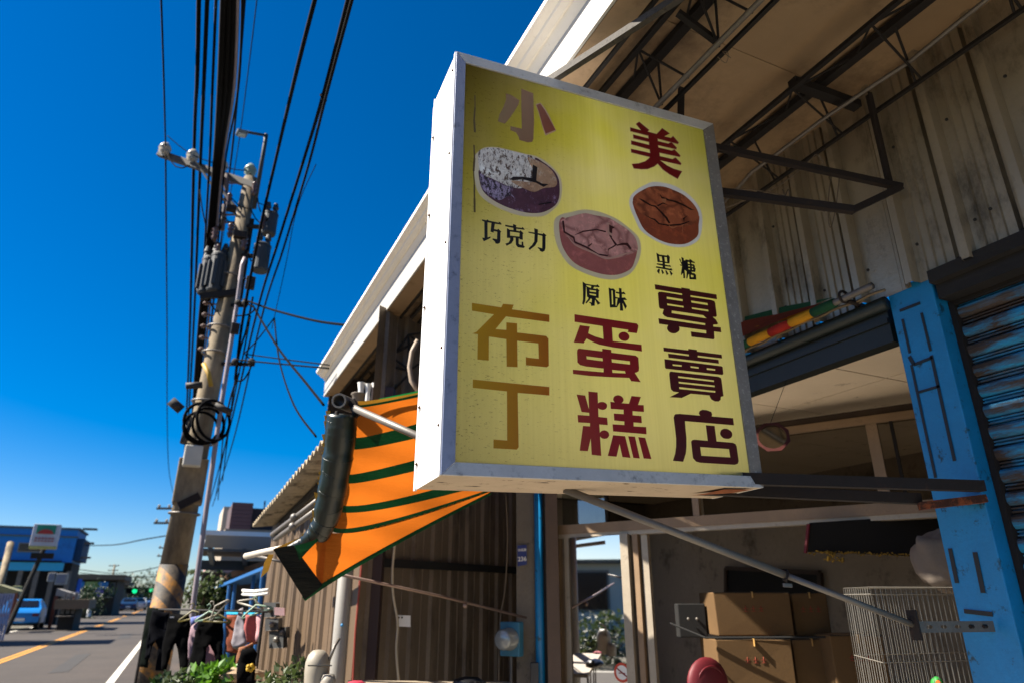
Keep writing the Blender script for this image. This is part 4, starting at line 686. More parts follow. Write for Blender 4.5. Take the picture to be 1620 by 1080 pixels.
# cartons
CARD = mat('cardboard', '#5c4322', .85, 0, .12, 3, '#463118', (.6, .75), 5, .2, 60)
CPRT = mat('carton_print', '#8a3a24', .8); CTAPE = mat('parcel_tape', '#b08a50', .35, 0, .1)
def carton(px, py, px2, py2, F, depth, label, ang=0.):
    a = at(px, py2, F=F); c = at(px2, py2, F=F); top = at(px, py, F=F)
    h = top.z-a.z; ux = (c-a); ux.z = 0; w = ux.length; ux.normalize(); uy = V((-ux.y, ux.x, 0)); uy = -uy if uy.dot(a-EYE) < 0 else uy
    t = thing('cardboard_box', label, 'box', a+ux*w/2+uy*depth/2, 'cardboard boxes stacked in the shop')
    o = a+ux*w/2+uy*depth/2+V((0, 0, h/2))
    b = MB(); b.frame(o, ux*(w/2-.004), uy*depth/2, V((0, 0, h/2-.005)))
    b.v = [p+V((random.uniform(-.006, .006), random.uniform(-.006, .006), random.uniform(-.004, .002))) for p in b.v]; b.build('carton', CARD, t, bevel=.008)
    b = MB(); b.bar(a-uy*.001+V((0, 0, h*.985)), a+ux*w-uy*.001+V((0, 0, h*.985)), .003, .006); b.build('flap_edge', CHAR, t)
    b = MB(); f0 = a+ux*w*.5-uy*.002+V((0, 0, h*.62))
    for k in range(3):
        x = (k-1)*.06; b.bar(f0+ux*(x-.018), f0+ux*(x+.018), .002, .006); b.bar(f0+ux*x-V((0, 0, .02)), f0+ux*x+V((0, 0, .02)), .002, .006); b.bar(f0+ux*(x-.016)-V((0, 0, .02)), f0+ux*(x+.016)-V((0, 0, .02)), .002, .005)
    b.build('faded_print', CPRT, t)
    b = MB(); b.bar(a+ux*w*.5-uy*.0015+V((0, 0, h)), a+ux*w*.5-uy*.0015+V((0, 0, h*.86)), .003, .05, up=ux.cross(V((0, 0, 1)))); b.build('tape', CTAPE, t)
    return t
carton(1135, 935, 1259, 1006, 5.6, .45, 'tan carton at the top left of the stack, next to the black wall box')
carton(1140, 1009, 1264, 1100, 5.5, .45, 'tan carton under the top left one, behind the red chair back')
carton(1260, 936, 1318, 1006, 5.7, .5, 'shaded carton at the top right of the stack')
carton(1264, 1009, 1328, 1100, 5.6, .5, 'shaded carton below the top right one')
carton(1328, 1003, 1414, 1100, 5.4, .4, 'lower carton right of the stack, left of the bird cage')
b = MB()
for p, q in (((1060, 985), (1116, 1008)), ((1116, 1008), (1306, 1007))): b.tube([at(*p, F=5.48), at(*q, F=5.35)], .008, 6)
tag(b.build('strap_cable', CHAR), 'black cable stretched across the front of the carton stack', 'cable')
eb = thing('black_wall_box', 'square black box with small plates mounted left of the carton stack', 'electrical box', at(1095, 1007, F=5.9))
a, c = at(1073, 1007, F=5.9), at(1117, 1007, F=5.9); h = at(1073, 954, F=5.9).z-a.z
b = MB(); b.bar((a+c)/2*1+V((-(c-a).x/2, -(c-a).y/2, h/2)), (a+c)/2+V(((c-a).x/2, (c-a).y/2, h/2)), .12, h); b.build('case', CHAR, eb, bevel=.008)
m_ = (a+c)/2-V((.04, .06, 0))
for q_ in (V((-.03, 0, h*.55)), V((.04, -.02, h*.55))): b = MB(); b.ball(m_+q_, .012, 5); b.build('indicator', GALV, eb)
# red chair back
rc = thing('red_chair', 'round red padded chair back in front of the lower carton', 'chair', at(1118, 1150, F=4.9))
REDV = mat('red_vinyl', '#5d0c18', .6, 0, .15, 5)
cc = at(1120, 1082, F=4.9)
b = MB(); b.ball(cc, .165, 12, sc=(1, .35, 1)); b.build('backrest', REDV, rc, smooth=True)
b = MB(); b.torus(cc+V((0, -.03, 0)), .11, .008, (0, 1, .1)); b.build('piping', mat('dark_red_piping', '#5d0c18', .5), rc, smooth=True)
b = MB(); b.ball(cc+V((0, .2, -.28)), .2, 8, sc=(1, 1, .25)); b.build('seat', REDV, rc, smooth=True)
for sx in (-.12, .12):
    for sy in (.05, .33): b = MB(); b.tube([cc+V((sx, sy, -.28)), V((cc.x+sx*1.15, cc.y+sy, .02))], .012, 8); b.build('leg', DARKSTEEL, rc)
# black banner with gold trim
vb = thing('black_gold_banner', 'black cloth valance with a gold fringe and red edge hanging high in the room', 'banner', at(1370, 890, F=5.0))
pts = [(1282, 826), (1500, 812), (1500, 880), (1440, 879), (1360, 875), (1278, 872)]
b = MB(); b.prism([at(x, y, F=5.0) for x, y in pts], V((.01, .02, 0))); b.build('cloth', mat('black_cloth', '#070607', .9, 0, .2), vb)
GOLD = mat('gold_fringe', '#8a6a1c', .5, .5, .3, 30)
b = MB(); random.seed(3)
for k in range(90):
    x = 1280+k*2.4; y = 873+k*.06; q = at(x, y, F=4.98); b.ball(q+V((0, 0, random.uniform(-.012, .012))), random.uniform(.004, .009), 3)
for k in range(26):
    q = at(1320+random.uniform(-16, 16), 878+random.uniform(-6, 10), F=4.97); b.ball(q, random.uniform(.006, .013), 3)
o = b.build('gold_fringe', GOLD, vb); o['kind'] = 'stuff'
b = MB(); b.bar(at(1279, 828, F=4.99), at(1274, 874, F=4.99), .02, .012, up=(1, 0, 0)); b.build('red_edge', REDV, vb)
# sack on a shelf
sk_c = at(1500, 885, F=4.0)
b = MB()
def sackf(u, v):
    t = 2*pi*u; w = pi*v; r = .19
    p = V((sin(w)*cos(t), sin(w)*sin(t), cos(w)))
    n = 1+.22*noise.noise(p*1.8+V((3, 1, 0)))+.07*noise.noise(p*5)+.03*noise.noise(p*14)
    return sk_c+V((p.x*r*.9, p.y*r*.9, (abs(p.z)**.7)*(1 if p.z > 0 else -1)*r*.85))*n
b.grid(sackf, 36, 24); tag(b.build('cloth_sack', mat('grey_canvas', '#6d6258', .95, 0, .15, 5, bump=.5, bs=25), smooth=True), 'grey canvas sack resting on top of the wire bird cage', 'sack')
# bird cage
cg = thing('wire_bird_cage', 'tall white wire cage standing half behind the blue pillar', 'cage', at(1460, 1200, F=3.75))
CW = mat('cage_wire', '#99948a', .4, .5, .2, 30, '#6d4c36', (.62, .7), 20)
ca, cb_, cd = at(1377, 937, F=3.75), at(1560, 912, F=3.95), V((.28, .40, 0))
ca.z = cb_.z = 1.60; b = MB(); H = 1.2
def cagewall(p, q, name, n):
    b = MB(); 
    for k in range(n+1):
        x = V(p).lerp(V(q), k/n); b.tube([x, x-V((0, 0, H))], .0016, 4)
    for z in (0, .035, .36, .75, 1.1):
        b.tube([V(p)-V((0, 0, z)), V(q)-V((0, 0, z))], .0026, 4)
    o = b.build(name, CW, cg); return o
P4 = [ca, cb_, cb_+cd, ca+cd]
cagewall(P4[0], P4[1], 'front_grille', 24); cagewall(P4[1], P4[2], 'side_grille', 10); cagewall(P4[2], P4[3], 'back_grille', 20); cagewall(P4[3], P4[0], 'side_grille', 12)
b = MB()
for k in range(25): 
    b.tube([P4[0].lerp(P4[3], k/24), P4[1].lerp(P4[2], k/24)], .002, 4)
for k in range(7): b.tube([P4[0].lerp(P4[1], k/6), P4[3].lerp(P4[2], k/6)], .0026, 4)
b.build('top_grille', CW, cg)
# parrot inside
pc = (ca+cb_)/2+cd*.4+V((.0, 0, -.60)); pt = thing('parrot', 'green parrot with an orange beak inside the wire cage', 'bird', pc)
b = MB(); b.tube([pc+V((.0, 0, -.12)), pc+V((0, 0, -.06)), pc, pc+V((-.01, -.01, .06)), pc+V((-.02, -.02, .1)), pc+V((-.03, -.03, .13)), pc+V((-.035, -.035, .15))], [.012, .035, .05, .042, .034, .03, .01], 12); b.build('body', mat('parrot_green', '#1f7a2c', .6, 0, .2, 20), pt, smooth=True)
b = MB(); b.tube([pc+V((-.05, -.05, .125)), pc+V((-.075, -.075, .115)), pc+V((-.078, -.078, .095))], [.014, .009, .002], 8); b.build('beak', mat('orange_beak', '#d8561c', .5), pt, smooth=True)
b = MB(); b.tube([P4[0].lerp(P4[1], .5)+V((0, 0, -.70)), P4[3].lerp(P4[2], .5)+V((0, 0, -.70))], .008, 8); b.build('perch', mat('perch_wood', '#6a4a2c', .8), cg)
cs = MB(); q = (ca+cb_)/2+cd*.5; cs.box(q.x-.35, q.x+.35, q.y-.35, q.y+.35, .02, .398); tag(cs.build('cage_stand', mat('stand_wood', '#4d3826', .8, 0, .3, 6)), 'low wooden stand under the bird cage', 'stand')
# octagonal mirror
mc = at(1222, 691, F=3.95); mn = ((EYE-mc).normalized()+V((.05, 0, .50))).normalized(); mr = V((0, 0, 1)).cross(mn).normalized(); mu = mn.cross(mr)
mir = thing('octagonal_mirror', 'small round mirror in a red brown octagonal frame hanging right of the sign', 'mirror', mc-mu*.11)
b = MB(); o8 = [mc+(mr*cos(pi/8+k*pi/4)+mu*sin(pi/8+k*pi/4))*.103 for k in range(8)]; i16 = [mc+(mr*cos(k*pi/12)+mu*sin(k*pi/12))*.079 for k in range(24)]
b.poly([p+mn*.008 for p in o8], [[p+mn*.008 for p in i16]])
b.add(o8+[p+mn*.008 for p in o8], [(k, (k+1) % 8, (k+1) % 8+8, k+8) for k in range(8)]); b.build('frame', mat('red_brown_lacquer', '#42140b', .4, 0, .3, 20), mir)
b = MB(); b.poly([p-mn*.001 for p in i16]); M = NT('mirror_glass'); M.b.inputs['Metallic'].default_value = 1; M.b.inputs['Roughness'].default_value = .05; M.b.inputs['Base Color'].default_value = (.7, .7, .7, 1); b.build('mirror', M.m, mir)
b = MB(); b.tube([mc+mu*.095, V((mc.x, mc.y, 2.87))+V((.3, .1, 0))], .002, 4); b.build('hanging_wire', CHAR, mir)

# ================================================================== posts left of the shop front
def blk(px0, px1, F, z0, z1, depth, name, m, parent=None, bevel=.004, y=900):
    a, c = at(px0, y, F=F), at(px1, y, F=F); u = c-a; u.z = 0; w = u.length; u.normalize(); n = V((-u.y, u.x, 0)); n = -n if n.dot(a-EYE) < 0 else n
    o = V((a.x, a.y, 0))+u*w/2+n*depth/2+V((0, 0, (z0+z1)/2)); b = MB(); b.frame(o, u*w/2, n*depth/2, V((0, 0, (z1-z0)/2)))
    return b.build(name, m, parent, bevel=bevel)
tag(blk(817, 846, 6.6, 0, 2.95, .18, 'concrete_post', CONC), 'stained grey concrete post carrying the house number plate', 'post')
bp = at(853, 900, F=6.55); b = MB(); b.tube([(bp.x, bp.y, 0), (bp.x, bp.y, 2.9)], .042, 14); tag(b.build('blue_downpipe', BLUEP, smooth=True), 'shiny blue pipe beside the concrete post', 'pipe')
tag(blk(860, 864, 6.5, 0, 2.9, .1, 'dark_gap_board', CHAR), 'narrow black board between the blue pipe and the door jamb', 'board')
tag(blk(864, 884, 6.45, 0, 2.9, .1, 'brown_door_jamb', mat('brown_jamb', '#5a4638', .6, 0, .25, 5, bump=.2)), 'brown vertical jamb left of the sliding glass door', 'door frame')
# house number plate
np_ = thing('house_number_plate', 'small blue enamel number plate reading 236 on the concrete post', 'sign', at(826, 894, F=6.57))
NPQ = [at(818.5, 862, F=6.57), at(833, 861, F=6.57), at(833.5, 892, F=6.57), at(819, 895, F=6.57)]
b = MB(); b.prism(NPQ, V((.004, .008, 0))); b.build('plate', mat('blue_enamel', '#1c2f7a', .4), np_)
ux = (NPQ[1]-NPQ[0]).normalized(); uy = (NPQ[0]-NPQ[3]).normalized(); nn = ux.cross(uy); nn = -nn if nn.dot(EYE-NPQ[0]) < 0 else nn
b = MB(); text_mesh('236', .055, (NPQ[2]+NPQ[3])/2+uy*.055+nn*.003, ux, uy, b); b.build('number', WHITEP, np_)
b = MB()
for k in range(3): text_mesh('中民路'[k], .026, (NPQ[0]+NPQ[1])/2-uy*.045+ux*(k-1)*.027+nn*.003, ux, uy, b)
b.build('street_name', WHITEP, np_)
# electricity meter
mp = at(806, 1010, F=6.45)
em = thing('electricity_meter', 'round glass electricity meter on a blue backing box fixed to the concrete post', 'meter', mp-V((0, 0, .15)))
d = (EYE-mp); d.z = 0; d.normalize(); d = (d+V((-.9, 0, 0))).normalized()
b = MB(); b.lathe(mp, [(0, .13), (.07, .13), (.085, .115), (.088, .03), (.095, .02), (.095, .0)], d, 24); b.build('glass_cover', mat('cloudy_glass', '#8f9494', .15, .3, .15, 20), em, smooth=True)
b = MB(); b.lathe(mp+d*.005, [(0, .06), (.06, .06), (.062, 0)], d, 20); b.build('dial', WHITEP, em)
r_ = V((0, 0, 1)).cross(d)
b = MB(); b.frame(mp-d*.04, d*.04, r_*.10, V((0, 0, .14))); b.build('back_box', mat('blue_meter_box', '#35708a', .5, 0, .3, 10), em, bevel=.01)
b = MB(); b.tube([mp-V((0, 0, .13))-d*.03, V((mp.x, mp.y, .1))-d*.03], .012, 8); b.build('conduit', GALV, em)
tag(blk(838, 850, 6.4, .0, 1.02, .08, 'grey_switch_box', mat('grey_box', '#3a3836', .6)), 'dark grey box low on the concrete post', 'electrical box')

# ================================================================== neighbour walls of brown ribbed sheet
WB0, WB1 = V((1.36, 5.95, 0)), at(846, 900, F=8.3); WB1.z = 0
WA1 = at(424, 900, F=9.0); WA1.z = 0
BRN = mat('brown_ribbed_sheet', '#6c5f50', .6, .2, .25, 2.5, '#30261e', (.5, .7), 3, .3, 40, streak=(1, 1, .3))
BRL = mat('sunned_ribbed_sheet', '#5f4d3a', .6, .2, .2, 2.5, '#57462f', (.52, .7), 3, .3, 40, streak=(1, 1, .3))
def ribwall(p, q, z0, z1, pitch, parent, m, depth=.03, per=3):
    p, q = V(p), V(q); d = (q-p); L = d.length; d.normalize(); n = V((-d.y, d.x, 0)); n = -n if n.dot(EYE-p) < 0 else n
    k = 0; x = 0
    while x < L-.02:
        x1 = min(x+pitch*per, L); prof = [(x, .0)]
        r = x+pitch*.5
        while r < x1-.04:
            prof += [(r-.04, 0), (r-.02, depth), (r+.025, depth), (r+.045, 0), (r+.045+pitch*.3, 0), (r+.05+pitch*.3, .006), (r+.055+pitch*.3, 0)]; r += pitch
        prof.append((x1+.01, .0)); prof.sort()
        b = MB(); N_ = len(prof); vs = []
        for z in (z0, z1): vs += [p+d*s+n*(o+.002*(k % 2))+V((0, 0, z)) for s, o in prof]
        b.add(vs, [(i, i+1, i+1+N_, i+N_) for i in range(N_-1)]); b.build('ribbed_sheet', m, parent); x = x1; k += 1
nb = thing('neighbour_wall', 'shaded brown ribbed sheet wall between the white pipe and the concrete post', 'wall', WB0)
ribwall(WB0, WB1, 0, 4.2, .27, nb, BRN)
b = MB(); u = (WB1-WB0).normalized(); nrm = V((-u.y, u.x, 0)); nrm = -nrm if nrm.dot(EYE-WB0) < 0 else nrm
za, zb = at(600, 888, F=6.35).z, at(820, 905, F=8.1).z; zc = (za+zb)/2
b.bar(WB0+u*.2+nrm*.04+V((0, 0, zc)), WB1+nrm*.04+V((0, 0, zc)), .03, .07); b.build('girt', CHAR, nb)
nf = thing('neighbour_front_wall', 'sunlit brown ribbed sheet wall left of the white pipe, facing the street', 'wall', WA1)
ribwall(WB0, WA1, 0, 2.42, .37, nf, BRL)
# maroon column and red edge
tag(blk(566, 604, 6.05, 0, 3.4, .12, 'maroon_column', mat('dark_maroon_column', '#2c1512', .6, 0, .3, 6)), 'dark maroon column right of the white drain pipe', 'column')
b = MB(); b.tube([at(577, 800, F=5.95), at(572, 890, F=5.95), at(562, 1000, F=5.95), at(555, 1140, F=5.95)], .009, 6); tag(b.build('red_conduit', mat('red_brown_conduit', '#8a3a2c', .6)), 'thin red brown conduit running down beside the maroon column', 'pipe')
b = MB(); q0 = at(549, 880, F=5.7); b.tube([(q0.x, q0.y, 0), (q0.x, q0.y, .9), (q0.x, q0.y, 2.9)], .058, 18); tag(b.build('white_drain_pipe', mat('dusty_white_pvc', '#85827c', .5, 0, .12, 3, '#7d766a', (.6, .7), 6), smooth=True), 'thick white drain pipe at the corner of the two ribbed walls', 'pipe')
q = at(541, 988, F=5.62); b = MB(); b.ball(q, .012, 5); tag(b.build('blue_dot_sticker', BLUEP), 'small round blue sticker on the white drain pipe', 'sticker')
# hanging white cable and outlet
wire([at(627, 780, F=6.1), at(625, 850, F=6.1), at(621, 900, F=6.1), at(622, 940, F=6.1), at(629, 985, F=6.1), at(627, 1030, F=6.1), at(633, 1100, F=6.1)], .011, mat('cream_cable', '#b5a890', .6), 'cream cable hanging down the brown ribbed wall past a white plate', 'hanging_cable', cat='cable')
wire([at(800, 780, F=6.6), at(803, 850, F=6.6), at(799, 930, F=6.6), at(791, 985, F=6.6), at(789, 1100, F=6.6)], .007, LWIRE, 'thin grey cable hanging left of the concrete post', 'hanging_cable', cat='cable')
for (x0, x1, y0, y1, F, lab) in ((628, 649, 972, 990, 6.2, 'white outlet plate with two small dark holes on the brown wall'), (434, 450, 960, 972, 6.9, 'pale pink paper stuck on the sunlit ribbed wall')):
    P = thing('outlet_plate' if x0 > 600 else 'paper_notice', lab, 'plate' if x0 > 600 else 'paper', at(x0, y1, F=F))
    b = MB(); b.prism([at(x0, y0, F=F), at(x1, y0+1, F=F), at(x1, y1+1, F=F), at(x0, y1, F=F)], V((.01, .02, 0))); b.build('plate', WHITEP if x0 > 600 else mat('pink_paper', '#c9a2a0', .8), P)
    if x0 > 600:
        for x in (x0+3, x0+8): b = MB(); b.ball(at(x, y0+4, F=F-.005), .008, 4); b.build('hole', CHAR, P)
# grey boxes on the sunlit wall
for x0, x1, y0, y1, lab in ((418, 436, 953, 975, 'upper dark switch box on the sunlit wall'), (420, 440, 978, 996, 'middle grey meter box on the sunlit wall'), (426, 448, 998, 1024, 'lowest grey box on the sunlit wall'), (441, 452, 992, 1008, 'small teal box right of the wall meters')):
    P = thing('wall_box', lab, 'electrical box', at(x0, y1, F=7.4), 'boxes on the sunlit wall'); b = MB(); b.prism([at(x0, y0, F=7.4), at(x1, y0, F=7.3), at(x1, y1, F=7.3), at(x0, y1, F=7.4)], V((.05, .1, 0))); b.build('case', mat('box_grey', '#3d3e3e', .6, 0, .3, 9), P, bevel=.005)
    b = MB(); c = (at(x0, y0, F=7.38)+at(x1, y1, F=7.28))/2; b.ball(c, .03, 5); b.build('dial', GALV, P)
# stay rod and bracket
b = MB(); b.tube([at(538, 908, F=5.2), at(700, 943, F=5.8), at(832, 976, F=6.5)], .011, 8); b.ball(at(736, 957, F=5.95), .022, 5); tag(b.build('stay_rod', mat('rusty_bright_rod', '#8a7468', .4, .5, .2, 20), smooth=True), 'thin slanting steel rod from the awning corner down to the concrete post', 'rod')
# white water pump dome etc. in front of the sunlit wall
wp_ = thing('water_heater', 'small white domed pump unit standing by the white drain pipe', 'pump', at(503, 1090, F=5.3))
c = at(503, 1040, F=5.3); b = MB(); b.lathe(c-V((0, 0, .1)), [(.075, -.12), (.085, 0), (.085, .07), (.07, .12), (.04, .15), (0, .155)], n=20); b.build('dome', mat('off_white_shell', '#8f887a', .5, 0, .12, 6), wp_, smooth=True)
b = MB(); c2 = at(520, 1066, F=5.25); b.lathe(c2-V((0, 0, .08)), [(.05, -.05), (.055, .04), (.04, .08), (0, .085)], n=16); b.build('cap', mat('grey_cap', '#8c867b', .6), wp_, smooth=True)
b = MB(); b.tube([at(520, 1045, F=5.3), at(530, 1020, F=5.32), at(536, 1010, F=5.4)], .012, 8); b.build('hose', GALV, wp_, smooth=True)
b = MB(); b.tube([at(487, 1052, F=5.2), at(525, 1052, F=5.2)], .005, 6); b.build('band', CHAR, wp_)
# ledge at the bottom
b = MB(); b.bar(at(560, 1082, F=5.6), at(815, 1083, F=6.3), .3, .03); tag(b.build('work_ledge', mat('pale_ledge', '#9a8c78', .7)), 'pale ledge along the foot of the shaded brown wall', 'ledge')
b = MB(); q = at(742, 1079, F=5.9)
def lump(u, v, c=q, r=.13): 
    p = V((sin(pi*v)*cos(2*pi*u), sin(pi*v)*sin(2*pi*u), cos(pi*v))); return c+V((p.x*r, p.y*r*.7, p.z*r*.32))*(1+.25*noise.noise(p*2.5))
b.grid(lump, 20, 12); tag(b.build('crumpled_bag', mat('black_white_bag', '#17171a', .4, 0, .2, 9, '#8f8f90', (.6, .66), 7), smooth=True), 'crumpled black and white plastic bag on the pale ledge', 'bag')
q = at(564, 1081, F=5.5); b = MB(); b.grid(lambda u, v: lump(u, v, q, .07), 16, 10); tag(b.build('red_cloth', mat('crimson_cloth', '#a0203c', .8), smooth=True), 'crumpled crimson cloth at the left end of the pale ledge', 'cloth')

# ================================================================== orange and green striped awning
aw = thing('striped_awning', 'orange awning with dark green stripes and a rolled dark green edge hanging behind the sign', 'awning', at(560, 780, F=4.5))
def FD(px, py): return 4.25+(px-550)/230*.65+(py-640)/300*.35+.018*sin((px+py*.6)/34)+.006*sin((py-px*.3)/9)
def fab(px, py): return at(px, py, F=FD(px, py))
def lerp2(poly, t):
    n = len(poly)-1; k = min(int(t*n), n-1); f = t*n-k
    if n == 2:
        # quadratic through the three points, for a smooth sweep
        (x0, y0), (x1, y1), (x2, y2) = poly; a = 2*(t-.5)*(t-1); b = -4*t*(t-1); c = 2*t*(t-.5); return (x0*a+x1*b+x2*c, y0*a+y1*b+y2*c)
    return (poly[k][0]+(poly[k+1][0]-poly[k][0])*f, poly[k][1]+(poly[k+1][1]-poly[k][1])*f)
bounds = [[(562, 640), (620, 632), (760, 600)], [(562, 644), (620, 636), (760, 606)], [(560, 690), (610, 683), (760, 640)], [(557, 709), (610, 703), (760, 668)], [(548, 749), (610, 739), (780, 693)],
          [(545, 763), (610, 755), (780, 712)], [(536, 797), (620, 790), (800, 740)], [(532, 808), (620, 802), (800, 757)], [(526, 831), (600, 826), (790, 768)], [(523, 838), (600, 834), (775, 777)]]
OR, GRN = cloth('orange_canvas', '#c2661c', .55, .08), cloth('green_canvas', '#0a3c1e', .18, .2)
for i in range(len(bounds)-1):
    A_, B_ = bounds[i], bounds[i+1]
    def fn(u, v): a, b_ = lerp2(A_, u), lerp2(B_, u); return fab(a[0]+(b_[0]-a[0])*v, a[1]+(b_[1]-a[1])*v)
    b = MB(); b.grid(fn, 40, 6); b.build('green_stripe' if i in (0, 2, 4, 6, 8) else 'orange_stripe', GRN if i in (0, 2, 4, 6, 8) else OR, aw, smooth=True)
def patch(name, A_, B_, m, off=0., nu=30, nv=8):
    def fn(u, v):
        a, b_ = lerp2(A_, u), lerp2(B_, u); x, y = a[0]+(b_[0]-a[0])*v, a[1]+(b_[1]-a[1])*v; return at(x, y, F=FD(x, y)-off)
    b = MB(); b.grid(fn, nu, nv); return b.build(name, m, aw, smooth=True)
patch('orange_flap', [(512, 840), (600, 832), (775, 775)], [(497, 933), (588, 878), (775, 779)], OR)
patch('green_hem', [(478, 944), (588, 876), (775, 778)], [(483, 950), (592, 881), (778, 781)], GRN, .004)
patch('green_corner', [(466, 862), (490, 856), (512, 846)], [(474, 886), (486, 872), (500, 858)], GRN, .012, 10, 5)
patch('black_corner', [(432, 868), (448, 864), (464, 862)], [(482, 948), (500, 934), (510, 924)], cloth('black_canvas', '#0c0f0d', .03), .006, 10, 12)
patch('orange_corner', [(470, 872), (482, 864), (518, 842)], [(505, 928), (506, 928), (510, 926)], OR, 0, 10, 10)
# second layer seen above: yellow lining and green edge
patch('yellow_lining', [(566, 634), (620, 628), (700, 612)], [(566, 641), (620, 636), (700, 622)], cloth('yellow_lining', '#b8862c', .3), -.05, 10, 2)
patch('green_top_edge', [(600, 630), (640, 622), (700, 610)], [(596, 634), (640, 628), (700, 616)], cloth('bright_green_edge', '#1c8a44', .4), -.07, 10, 2)
# rolled edge: wrapped dark green tarpaulin
TARP = mat('dark_green_tarp', '#071710', .34, 0, .3, 8, '#0d2a1d', (.6, .75), 10, .5, 30, spec=.6)
cl = [(541, 655), (538, 700), (531, 745), (524, 785), (516, 820), (504, 843), (482, 858), (456, 868), (440, 875)]
rr = [.098, .105, .098, .09, .085, .075, .045, .028, .018]
pts = []; rad = []
for i in range(len(cl)-1):
    for k in range(10):
        t = k/10; x = cl[i][0]+(cl[i+1][0]-cl[i][0])*t; y = cl[i][1]+(cl[i+1][1]-cl[i][1])*t
        pts.append(at(x, y, F=4.15+(y-640)/250*.3)); rad.append((rr[i]+(rr[i+1]-rr[i])*t)*(1+.14*noise.noise(V((i*1.3+k*.13, 3.1, 0)))+.03*noise.noise(V((i*9+k*.9, 0, 5))))*.95)
b = MB(); b.tube(pts, rad, 18); b.build('rolled_edge', TARP, aw, smooth=True)
for k in range(16):
    t = k*4.4+2.2*sin(k*2.1)+2; i = max(0, int(t)); b = MB()
    if i >= len(pts)-2: break
    p, q = pts[i], pts[i+1]; d = (q-p).normalized(); b.torus(p, rad[i]*.995, .003*(.6+.6*random.random()), (d+V((.35*sin(k), .2, .1))).normalized(), 20, 5); b.build('binding_cord', TARP, aw, smooth=True)
YEL = cloth('frayed_yellow_cloth', '#c09038', .3)
b = MB(); random.seed(5)
for i in range(0, 70, 2):
    p = pts[i]; r = rad[i]; side = V((-1, .2, 0)).normalized()
    a0_ = p+side*r*.8; L = random.uniform(.012, .04)
    b.add([a0_+V((0, 0, .02)), a0_+side*L+V((0, 0, random.uniform(-.02, .03))), a0_+side*L*.6+V((0, 0, -.03)), a0_+V((0, 0, -.03))], [(0, 1, 2, 3)])
for k in range(14):
    t = k/13; x = 505-70*t; y = 842+30*t-6; p = at(x, y, F=4.4); b.add([p, p+V((.03, 0, .012)), p+V((.035, 0, -.01)), p+V((-.01, 0, -.02))], [(0, 1, 2, 3)])
p = at(425, 876, F=4.42); b.add([p, p+V((.03, 0, 0)), p+V((.01, 0, -.1)), p+V((-.03, 0, -.14)), p+V((-.02, 0, -.05))], [(0, 1, 4), (1, 2, 4), (2, 3, 4)])
o = b.build('frayed_edge', YEL, aw); o['kind'] = 'stuff'
# awning pipes
P0 = at(536, 633, F=4.12)
b = MB(); e = at(556, 641, F=4.4)
b.tube([P0, e], .048, 18, cap=False); b.tube([P0, e], .036, 18, cap=False); b.lathe(P0, [(.036, 0), (.048, 0)], (e-P0), 18)
b.build('top_pipe', GALV, aw, smooth=False)
b = MB(); b.bar(at(556, 633, F=4.2), at(566, 657, F=4.2), .05, .05); b.ball(at(562, 657, F=4.18), .02, 5); b.tube([at(533, 650, F=4.13), at(533, 660, F=4.13)], .014, 6); b.build('rusty_coupling', RUST, aw, bevel=.004)
b = MB(); b.tube([at(560, 645, F=4.15), at(665, 691, F=4.0), at(760, 730, F=3.95)], .023, 12); b.build('arm_pipe', GALV, aw, smooth=True)
b = MB(); b.tube([at(389, 879, F=4.75), at(415, 873, F=4.6), at(450, 866, F=4.45), at(500, 850, F=4.45)], .021, 12); b.build('front_rail', mat('cream_rail_pipe', '#b8b0a2', .5, .2, .1, 6, '#7a5a40', (.62, .7), 12), aw, smooth=True)
b = MB(); b.tube([at(408, 879, F=5.0), at(446, 888, F=4.9)], .01, 8); b.build('thin_rod', GALV, aw, smooth=True)
# rods left of the awning under the neighbour roof
for p, q, lab in (((431, 845), (520, 778), 'upper'), ((436, 852), (510, 800), 'lower')):
    b = MB(); b.tube([at(*p, F=6.4), at(*q, F=5.2)], .024, 10); b.ball(at((p[0]+q[0])/2-10, (p[1]+q[1])/2+6, F=5.8), .035, 6); tag(b.build('awning_pole', GALV, smooth=True), lab+' grey pole slung under the old corrugated roof left of the awning', 'pole')

# ================================================================== old corrugated roof of the neighbour
ofr = thing('old_corrugated_roof', 'old grey corrugated lean-to roof seen from below, left of the awning', 'roof', at(440, 830, F=8.2))
e0, e1 = at(399, 832, F=9.3), at(540, 664, F=4.9)
RFM = mat('old_fibre_cement', '#a3947a', .9, 0, .3, 3, '#4c4335', (.5, .66), 5, .4, 40)
ns = 6
for s in range(ns):
    def fn(u, v):
        t = (s+u*1.02)/ns; p = e0.lerp(e1, min(t, 1.02)); L = (e1-e0).length
        return p+V((1, .12, .12))*(v*1.15)+V((0, 0, .028*sin(t*L/.16*2*pi)+.004*s*0+.006*(s % 2)))
    b = MB(); b.grid(fn, 56, 2); o = b.build('roof_sheet', RFM, ofr, smooth=True)
    m_ = o.modifiers.new('thick', 'SOLIDIFY'); m_.thickness = .008
for v in (.25, .9):
    b = MB(); off = V((1, .12, .12))*(v*1.15)-V((0, 0, .06)); b.bar(e0+off, e1+off, .05, .05); b.build('purlin', DARKSTEEL, ofr)

